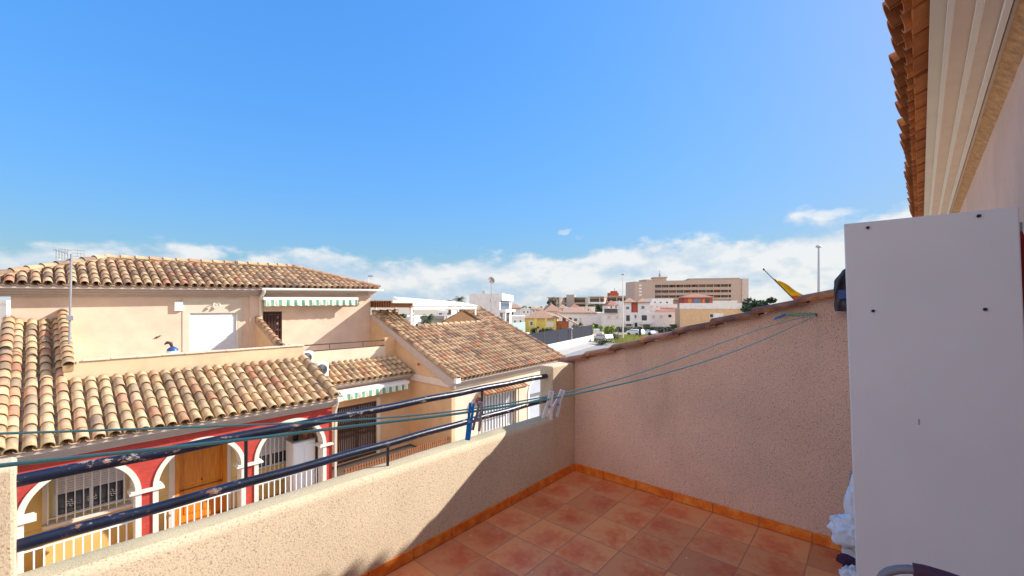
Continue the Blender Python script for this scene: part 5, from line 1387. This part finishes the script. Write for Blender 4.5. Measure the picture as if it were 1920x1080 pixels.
small('far_villa', 'tiny white villa on the skyline just right of the cube house', 996, 1006, 175, 580, 'farwhite', True, ((999, 1002, 582, 585, 'pane'),), 1.0)
small('far_villa', 'tiny cream villa with a low roof between skyline trees and leftmost apartment block', 1008, 1020, 165, 581, 'creamwall', True, ((1011, 1014, 583, 586, 'pane'),), 1.2)
small('far_villa', 'white villa with clay roof just below the leftmost apartment block', 1048, 1066, 140, 578, 'farwhite', True, ((1052, 1056, 580, 583, 'pane'), (1059, 1063, 580, 583, 'blueglass')), 1.3)
small('far_villa', 'white villa with clay roof below the stair core apartment block', 1070, 1090, 150, 577, 'farwhite', True, ((1074, 1077, 579, 582, 'pane'), (1082, 1086, 579, 582, 'pane')), 1.4, 'froofred')
small('far_villa', 'cream villa with flat roof left of the townhouse car port', 1098, 1116, 128, 577, 'creamwall', False, ((1101, 1105, 579, 583, 'pane'), (1109, 1113, 579, 583, 'blueglass')))
small('far_villa', 'white villa with reddish roof right below the red stair tower', 1140, 1162, 135, 572, 'farwhite', True, ((1144, 1148, 574, 578, 'pane'), (1153, 1157, 574, 578, 'pane')), 1.6, 'froofred')
small('far_villa', 'white flat-roofed block between the townhouses and the hotel foot', 1222, 1262, 118, 562, 'farwhite', False, ((1226, 1230, 565, 569, 'pane'), (1236, 1241, 565, 569, 'blueglass'), (1248, 1253, 565, 569, 'pane')))
small('far_villa', 'long white low building at the foot of the hotel right part', 1338, 1382, 118, 566, 'farwhite', False, ((1343, 1348, 568, 571, 'pane'), (1356, 1362, 568, 571, 'pane')))
hg = thing('hedge', (*xy(1190, 86), G), 'long clipped green hedge along the foot of the white townhouses', 'hedge', group=None)
mb = MB()
for _ in range(3800):
    px = random.uniform(1140, 1272); D = 87+random.uniform(-.5, .5); x, y = xy(px, D); p = Vector((x, y, G+random.uniform(.1, 1.25))); u = Vector((random.uniform(-1, 1), random.uniform(-1, 1), random.uniform(-1, 1))).normalized()*.13; w_ = u.orthogonal().normalized()*.08
    mb.quad(p-u, p-w_, p+u, p+w_, random.random())
mb.build('leaves', M['leaf_dark'], hg)
# pool / glass railing patch at right of modern house
f = Fac('glass_balustrade', 'pale glass terrace balustrade below the modern house', 'balustrade', 952, 46, 985, 50)
f.part('glass', paint('pale_teal_glass', (.42, .55, .54), .1, .1), 0, f.W, 0, .05, 2.4, 3.7); f.part('base_wall', M['farwhite'], 0, f.W+.8, -.2, 4, 0, 2.38)

# street lamps
def lamp(px, pytop, D, label, arm=0.5, head='flat', col='trim'):
    k_ = 1 if pytop < 560 else .45
    b = P(px, pytop, D); t = thing('street_lamp', (b.x, b.y, G), label, 'street lamp', group='tall street lamps')
    MB().tube([(b.x, b.y, G), (b.x, b.y, (G+b.z)/2), (b.x, b.y, b.z)], [.13*k_, .1*k_, .06*k_], 10).build('pole', M[col], t)
    mb = MB(); rr = FR*arm
    mb.tube([b-rr, b-rr*.5+Vector((0, 0, .05)), b, b+rr*.5+Vector((0, 0, .05)), b+rr], [.06, .11, .12, .11, .06], 8) if head == 'flat' else mb.tube([b, b+rr*.3+Vector((0, 0, .05)), b+rr*2], [.05, .13, .1], 8)
    mb.build('lamp_head', M['grey'], t); return t
lamp(1168, 515, 68, 'tall white street lamp between the white wall and the townhouses', .28)
lamp(1535, 463, 34, 'tall street lamp seen above the pink wall, left of the cabinet', .22, 'flat', 'grey')
lamp(690, 518, 66, 'street lamp whose head shows above the right end of the upper roof', .4, 'arm')
lamp(1072, 617, 56, 'short white garden lamp at the white wall', .12)
lamp(1205, 604, 80, 'small white lamp in front of the townhouses', .1)

# vehicles
def van(px0, px1, pyb, pyt, D, mat, label, name='parked_van'):
    f = Fac(name, label, 'van' if 'van' in name else 'car', px0, D, px1, D*.97, 'parked vehicles'); W = f.W; H = f.h((px0+px1)/2, pyt)
    H = min(H, 2.0); d = 1.8
    prof = [(0, .35), (0, .9), (W*.16, 1.0), (W*.28, H*.98), (W*.9, H), (W, H*.6), (W, .35)]
    mb = MB(); mb.prism(prof, 0, d, axis=1); mb.build('body', mat, f.root, local=True, bevel=.05)
    MB().prism([(W*.22, 1.05), (W*.31, H*.93), (W*.58, H*.93), (W*.58, 1.05)], -.012, .0, axis=1).prism([(W*.61, 1.05), (W*.61, H*.93), (W*.87, H*.93), (W*.92, 1.05)], -.012, .0, axis=1).build('window', M['blueglass'], f.root, local=True)
    for xx in (W*.2, W*.8):
        m_ = MB(); m_.tube([(xx, -.03, .34), (xx, .2, .34)], .34, 14); w_ = m_.build('wheel', M['black'], f.root, local=True)
    return f
van(1174, 1199, 627, 618, 78, M['whitemetal'], 'white parked van in front of the townhouses, behind the grass')
van(1113, 1136, 638, 627, 64.5, M['grey'], 'grey parked car half hidden by shrubs beside the gate pillar', 'parked_car')
van(1201, 1222, 626, 620, 80, paint('silver_paint', (.62, .66, .72), .3), 'silver parked car right of the white van', 'parked_car')
f = Fac('waste_bin', 'dark teal street bin next to the white van', 'bin', 1199, 74, 1202.5, 74); f.part('body', paint('dark_teal', (.02, .05, .06), .6), 0, f.W, 0, .5, 0, f.h(1200, 614)); f.part('lid', M['black'], -.03, f.W+.03, -.03, .53, f.h(1200, 614)+.002, f.h(1200, 614)+.08)

# ------------------------------------------------------------------ vegetation
def crown(mb, c, rad, n, ls, clumps=9):
    cs = []
    for _ in range(clumps):
        v = Vector((random.gauss(0, .5), random.gauss(0, .5), random.gauss(0, .42)))
        if v.length > 1: v.normalize()
        cs.append((Vector((v.x*rad[0], v.y*rad[1], v.z*rad[2])), random.uniform(.25, .5), random.random()))
    for _ in range(n):
        cc, rr, tn = random.choice(cs); d = Vector((random.gauss(0, 1), random.gauss(0, 1), random.gauss(0, 1))).normalized()*random.uniform(.5, 1)**.5*rr
        p = Vector(c)+cc+Vector((d.x*rad[0], d.y*rad[1], d.z*rad[2])); u = Vector((random.uniform(-1, 1), random.uniform(-1, 1), random.uniform(-1, 1))).normalized(); w = u.orthogonal().normalized(); s_ = ls*random.uniform(.6, 1.3)
        mb.quad(p-u*s_, p-w*s_*.5, p+u*s_, p+w*s_*.5, max(0, min(1, tn*.7+random.random()*.3)))
def tree(name, px, D, pyt, pyb, halfpx, mat, label, group, n=700, ls=.22, cat='tree'):
    top = P(px, pyt, D); zb = P(px, pyb, D).z; zb = max(zb, G+.1); r = halfpx/F*D; zc = (top.z+zb)/2
    t = thing(name, (top.x, top.y, G), label, cat, group=group)
    mb = MB(); mb.tube([(top.x, top.y, G), (top.x+.1, top.y, (G+zc)/2), (top.x, top.y, zc)], [.05*r+.05, .04*r+.04, .02], 7)
    for k in range(4):
        an = k*1.6; mb.tube([(top.x, top.y, (G+zc)/2+.1), (top.x+r*.5*math.cos(an), top.y+r*.5*math.sin(an), zc+.2)], [.03*r+.02, .01], 5)
    mb.build('trunk', M['bark'], t)
    mb = MB(); crown(mb, (top.x, top.y, zc), (r, r, (top.z-zb)/2), n, ls); mb.build('crown', M[mat], t); return t
tree('tree', 1422, 78, 556, 585, 24, 'leaf_dark', 'dark green tree just right of the hotel, above the pink wall coping', 'trees', 1500, .35)
tree('tree', 1395, 95, 566, 590, 14, 'leaf_dark', 'low dark tree between hotel end and the pink wall', 'trees', 700, .3)
tree('shrub', 1104, 68, 607, 636, 13, 'leaf_lime', 'bright green shrub left of the white gate pillar', 'street shrubs', 1400, .2, 'shrub')
tree('shrub', 1137, 70, 606, 634, 13, 'leaf_lime', 'bright green leafy shrub right of the white gate pillar', 'street shrubs', 1400, .2, 'shrub')
tree('tree', 1118, 76, 604, 622, 8, 'leaf_dark', 'dark round tree between the two bright green shrubs', 'trees', 500, .2)
tree('tree', 1088, 80, 605, 626, 14, 'leaf_olive', 'grey-olive bare-looking tree in front of the long white house', 'trees', 700, .2)
tree('shrub', 1150, 66, 622, 640, 18, 'leaf_olive', 'dry olive bush at the road edge, left of the tall lamp', 'street shrubs', 700, .15, 'shrub')
tree('shrub', 1128, 60, 634, 648, 16, 'leaf_olive', 'grey-green scrub bush in front of the gate pillar, nearest the pink wall', 'street shrubs', 700, .14, 'shrub')
for i, (px, lab) in enumerate(((1002, 'dark garden bush, leftmost under the yellow house'), (1014, 'dark garden bush, second from the left under the yellow house'), (1032, 'dark garden bush below the yellow house window'), (1050, 'dark garden bush below the sloping side roof'))):
    tree('garden_bush', px, 78, 612, 630, 8, 'leaf_dark' if i != 1 else 'leaf_dark', lab, 'garden bushes', 500, .16, 'bush')
tree('garden_bush', 1035, 70, 622, 636, 4, 'leaf_lime', 'small yellow-green bush behind the dark screen', 'garden bushes', 250, .12, 'bush')
tree('tree', 1033, 190, 560, 590, 10, 'leaf_olive', 'olive-green tree before the leftmost grey apartment block', 'trees', 900, .5)
tree('tree', 1018, 185, 572, 592, 7, 'leaf_dark', 'dark small tree on the skyline left of the apartment blocks', 'trees', 400, .4)
tree('tree', 1000, 200, 575, 592, 9, 'leaf_dark', 'dark low tree on the skyline behind the cube house', 'trees', 500, .4)
tree('tree', 1110, 150, 566, 588, 8, 'leaf_dark', 'dark tree before the apartment block with dark centre bays', 'trees', 500, .4)
tree('tree', 1126, 150, 568, 590, 7, 'leaf_dark', 'dark tree left of the red tower, among the roofs', 'trees', 500, .4)
tree('tree', 985, 210, 573, 590, 6, 'leaf_dark', 'tiny dark tree above the white cube house', 'trees', 300, .4)
tree('tree', 735, 48, 585, 612, 22, 'leaf_dark', 'dark green tree seen beneath the timber canopy', 'trees', 900, .2)
tree('tree', 845, 75, 577, 596, 18, 'leaf_dark', 'dark tree behind the right half of the pergola', 'trees', 700, .25)
tree('tree', 1313, 88, 556, 575, 4, 'leaf_dark', 'potted dark shrub on the roof beside the red cabin', 'trees', 300, .18)
tree('shrub', 1215, 84, 613, 622, 8, 'leaf_dark', 'clipped hedge bush before the townhouse with the lower balcony', 'street shrubs', 400, .15, 'shrub')
tree('shrub', 1262, 84, 606, 620, 8, 'leaf_dark', 'dark bush at the right end of the townhouses', 'street shrubs', 400, .15, 'shrub')
def palm(px, D, pyc, half, label):
    c = P(px, pyc, D); r = half/F*D; t = thing('palm_tree', (c.x, c.y, G), label, 'palm tree', group='palm trees')
    mb = MB(); mb.tube([(c.x, c.y, G), (c.x+.1, c.y, (G+c.z)/2), (c.x, c.y, c.z)], [.28, .2, .2], 8); mb.build('trunk', M['bark'], t)
    mb = MB()
    for k in range(34):
        an = random.uniform(0, 6.28); el = random.uniform(-.5, 1.2); L = r*random.uniform(.8, 1.1); d = Vector((math.cos(an)*math.cos(el), math.sin(an)*math.cos(el), math.sin(el)))
        sdv = d.cross(Vector((0, 0, 1))).normalized(); pts = []
        for i in range(9):
            s_ = i/8; pts.append(c+d*L*s_+Vector((0, 0, -.55*L*s_*s_)))
        tn = random.random()
        for i in range(8):
            for sg in (-1, 1):
                p0, p1 = pts[i], pts[i+1]; wl_ = L*.2*(1-abs(i/8-.4)); 
                mb.add([p0, p0.lerp(p1, .6), p0.lerp(p1, .9)+sdv*sg*wl_-Vector((0, 0, wl_*.45))], [(0, 1, 2)], tn)
                mb.add([p0.lerp(p1, .5), p1, p1+sdv*sg*wl_*.9-Vector((0, 0, wl_*.5))], [(0, 1, 2)], tn)
    mb.build('crown', M['leaf_dark' if half > 16 else 'leaf_olive'], t); return t
palm(862, 52, 561, 16, 'palm tree whose crown rises behind the pergola, left of the modern white house')
palm(802, 38, 596, 20, 'broad palm tree framed by the white pergola posts')
palm(843, 60, 566, 10, 'small palm crown just left of the taller palm')
# rough grass verge beyond the wall
mb = MB()
for _ in range(9000):
    D = random.uniform(62, 78); px = random.uniform(1135, 1215); x, y = xy(px, D); h = random.uniform(.15, .6)*(1.2 if random.random() < .2 else 1); a = random.uniform(0, 6.28); w = .05
    z0 = G
    mb.add([(x, y, z0), (x+w*math.cos(a), y+w*math.sin(a), z0), (x+random.uniform(-.15, .15), y+random.uniform(-.15, .15), z0+h)], [(0, 1, 2)], random.random())
o = mb.build('grass', leaf_mat('meadow_grass', (.22, .24, .04), (.46, .46, .10))); tag(o, 'rough yellow-green grass on the empty plot before the townhouses', 'grass', kind='stuff')

# flag
D_ = 6.6; fa_ = P(1432, 505, D_); fb_ = P(1480, 553, D_); fc = fa_+(fb_-fa_)*2.2
fl = thing('flag', fc, 'yellow and red flag drooping from a slanted dark pole above the pink wall', 'flag')
MB().tube([fa_, fc], .0075, 8).build('pole', M['darkgrille'], fl)
MB().lathe([(0, -.02), (.014, -.008), (.014, .008), (0, .02)], fa_, 8).build('finial', M['darkgrille'], fl)
def fabric(u0, u1, mat, name):
    mb = MB(); nu, nv_ = 14, 18; vs = []
    pole = (fb_-fa_)
    for i in range(nu+1):
        for j in range(nv_+1):
            u = u0+(u1-u0)*i/nu; v_ = j/nv_
            base = fa_+pole*(.32+.95*u)
            out = (FR*1.0+Vector((0, 0, -.50+.55*u)))*(.34*v_*(.35+.75*u))
            w = FW*(.03*math.sin(v_*9+u*5)+.02*math.sin(u*13+v_*3))*v_
            vs.append(base+out+w+Vector((0, 0, .018*math.sin(v_*7+u*6)*v_)))
    mb.add(vs, [(i*(nv_+1)+j, (i+1)*(nv_+1)+j, (i+1)*(nv_+1)+j+1, i*(nv_+1)+j+1) for i in range(nu) for j in range(nv_)], smooth=True)
    mb.build(name, mat, fl)
fabric(0, .72, paint('flag_yellow', (.78, .55, .02), .8, .05), 'yellow_band'); fabric(.72, 1.15, paint('flag_red', (.60, .10, .05), .8, .05), 'red_band')

# ------------------------------------------------------------------ light
SV = Vector((1.83, -1, 1.275)).normalized()
el = math.asin(SV.z); az = math.atan2(SV.x, SV.y)
sun = bpy.data.lights.new('sun', 'SUN'); sun.energy = 3.3; sun.angle = R(.5); sun.color = (1, .95, .87)
so = bpy.data.objects.new('sun', sun); COL.objects.link(so); so.rotation_euler = SV.to_track_quat('Z', 'Y').to_euler(); so.location = (0, 0, 20)
w = bpy.data.worlds.new('World'); scene.world = w; w.use_nodes = True; nt = w.node_tree
bg = nt.nodes['Background']; bg.inputs['Strength'].default_value = .15
sky = node(nt, 'ShaderNodeTexSky', sky_type='NISHITA'); sky.sun_disc = False; sky.sun_elevation = el; sky.sun_rotation = az
sky.air_density = 1.0; sky.dust_density = .6; sky.ozone_density = 2.5; sky.altitude = 0
hs = node(nt, 'ShaderNodeHueSaturation'); hs.inputs['Saturation'].default_value = 1.28; nt.links.new(sky.outputs[0], hs.inputs['Color'])
tc = node(nt, 'ShaderNodeTexCoord')
sep = node(nt, 'ShaderNodeSeparateXYZ'); nt.links.new(tc.outputs['Generated'], sep.inputs[0])
mp = node(nt, 'ShaderNodeMapping'); mp.inputs['Scale'].default_value = (1, 1, 2.1); mp.inputs['Location'].default_value = (3.1, 1.7, .4); nt.links.new(tc.outputs['Generated'], mp.inputs[0])
def math_(op, a, b=None, c=None, clamp=False):
    n = node(nt, 'ShaderNodeMath', operation=op); n.use_clamp = clamp
    for i, v in enumerate((a, b, c)):
        if v is None: continue
        if isinstance(v, (int, float)): n.inputs[i].default_value = v
        else: nt.links.new(v, n.inputs[i])
    return n.outputs[0]
cn = nz(nt, mp.outputs[0], 7.5, 9, .56)
cn2 = nz(nt, mp.outputs[0], 2.6, 3, .5)
# how far to the sunny side (direction of +X -Y); clouds stand higher there
side = math_('ADD', math_('MULTIPLY', sep.outputs[0], .66), math_('MULTIPLY', sep.outputs[1], -.75))
top = math_('MULTIPLY_ADD', math_('MAXIMUM', side, 0), .095, .118)
top = math_('MULTIPLY_ADD', math_('MULTIPLY', math_('MINIMUM', side, 0), 1), .045, top)
bias = math_('DIVIDE', math_('SUBTRACT', top, sep.outputs[2]), .05)      # >0 below the cloud tops
bias = math_('MINIMUM', bias, 1.0)
dens = math_('ADD', math_('MULTIPLY', math_('SUBTRACT', cn, .5), 3.2), math_('MULTIPLY', math_('SUBTRACT', cn2, .5), 1.5))
dens = math_('ADD', dens, math_('MULTIPLY_ADD', bias, .85, .22))
pv = Vector((FX+RX*.13, FY+RY*.13, 138/F)).normalized()
sv_ = node(nt, 'ShaderNodeVectorMath', operation='SUBTRACT'); nt.links.new(tc.outputs['Generated'], sv_.inputs[0]); sv_.inputs[1].default_value = pv
ml_ = node(nt, 'ShaderNodeVectorMath', operation='MULTIPLY'); nt.links.new(sv_.outputs[0], ml_.inputs[0]); ml_.inputs[1].default_value = (38, 38, 75)
le_ = node(nt, 'ShaderNodeVectorMath', operation='LENGTH'); nt.links.new(ml_.outputs[0], le_.inputs[0])
puff = math_('ADD', math_('MULTIPLY_ADD', le_.outputs['Value'], -1.7, 1.05), math_('MULTIPLY', math_('SUBTRACT', nz(nt, mp.outputs[0], 26, 6, .6), .5), 4.0))
dens = math_('MAXIMUM', dens, math_('MINIMUM', math_('MULTIPLY', puff, .5), .3))
mask = math_('SMOOTH_MIN', dens, 1, .2) if False else math_('MULTIPLY', math_('MULTIPLY', dens, 1.7), 1, clamp=True)
mr = node(nt, 'ShaderNodeMapRange', interpolation_type='SMOOTHSTEP'); mr.inputs[1].default_value = .0; mr.inputs[2].default_value = .55
nt.links.new(dens, mr.inputs[0])
fade = node(nt, 'ShaderNodeMapRange'); fade.inputs[1].default_value = .0; fade.inputs[2].default_value = .03; fade.inputs[3].default_value = .82; fade.inputs[4].default_value = .9
nt.links.new(sep.outputs[2], fade.inputs[0])
mk = math_('MULTIPLY', mr.outputs[0], fade.outputs[0])
# cloud colour: bright heads, blue-grey bellies
cc = ramp(nt, [(.30, (1.5, 1.95, 2.45)), (.55, (2.15, 2.35, 2.55)), (.70, (2.65, 2.68, 2.7))])
sh_ = node(nt, 'ShaderNodeMapping'); sh_.inputs['Location'].default_value = (3.1, 1.7, .47); sh_.inputs['Scale'].default_value = (1, 1, 2.1); nt.links.new(tc.outputs['Generated'], sh_.inputs[0])
cn3 = nz(nt, sh_.outputs[0], 7.5, 5, .56)
nt.links.new(math_('ADD', math_('MULTIPLY', math_('SUBTRACT', cn, cn3), 1.6), math_('MULTIPLY_ADD', math_('MAXIMUM', side, -.6), .16, .53)), cc.inputs[0])
bw_ = node(nt, 'ShaderNodeRGBToBW'); nt.links.new(hs.outputs[0], bw_.inputs[0])
fac_ = math_('DIVIDE', 1.82, math_('MULTIPLY_ADD', bw_.outputs[0], .87, 1.0))
vm_ = node(nt, 'ShaderNodeVectorMath', operation='SCALE'); nt.links.new(mixc(nt, 1., hs.outputs[0], (.85, .955, 1.04), 'MULTIPLY'), vm_.inputs[0]); nt.links.new(fac_, vm_.inputs['Scale'])
col = mixc(nt, mk, vm_.outputs[0], cc.outputs[0])
# added bright cloud bank, unseen behind the camera, to fill the shaded faces
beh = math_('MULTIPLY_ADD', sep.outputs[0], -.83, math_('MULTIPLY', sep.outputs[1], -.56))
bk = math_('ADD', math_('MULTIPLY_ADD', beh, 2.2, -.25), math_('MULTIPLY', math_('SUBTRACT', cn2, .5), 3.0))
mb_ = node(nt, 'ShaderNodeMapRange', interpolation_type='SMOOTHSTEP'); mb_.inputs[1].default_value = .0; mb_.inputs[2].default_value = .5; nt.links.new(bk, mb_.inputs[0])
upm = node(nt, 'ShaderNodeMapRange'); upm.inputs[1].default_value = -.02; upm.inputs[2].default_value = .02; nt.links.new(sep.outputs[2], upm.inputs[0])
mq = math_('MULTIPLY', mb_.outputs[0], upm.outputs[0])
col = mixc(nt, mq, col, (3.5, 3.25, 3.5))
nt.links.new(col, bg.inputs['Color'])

# haze on the far blocks is faint: none built; camera
cam = bpy.data.cameras.new('camera'); co = bpy.data.objects.new('camera', cam); COL.objects.link(co); scene.camera = co
cam.sensor_width = 36; cam.lens = F/1920*36; cam.shift_y = (HY-540)/1920; cam.clip_start = .02; cam.clip_end = 12000
co.location = (0, 0, 0)
fw_ = Vector((FX, FY, 0)); co.rotation_euler = (-fw_).to_track_quat('Z', 'Y').to_euler()
scene.view_settings.view_transform = 'Standard'; scene.view_settings.look = 'None'; scene.view_settings.exposure = 1.2; scene.view_settings.gamma = 1
scene.render.engine = 'CYCLES'
scene.cycles.max_bounces = 6
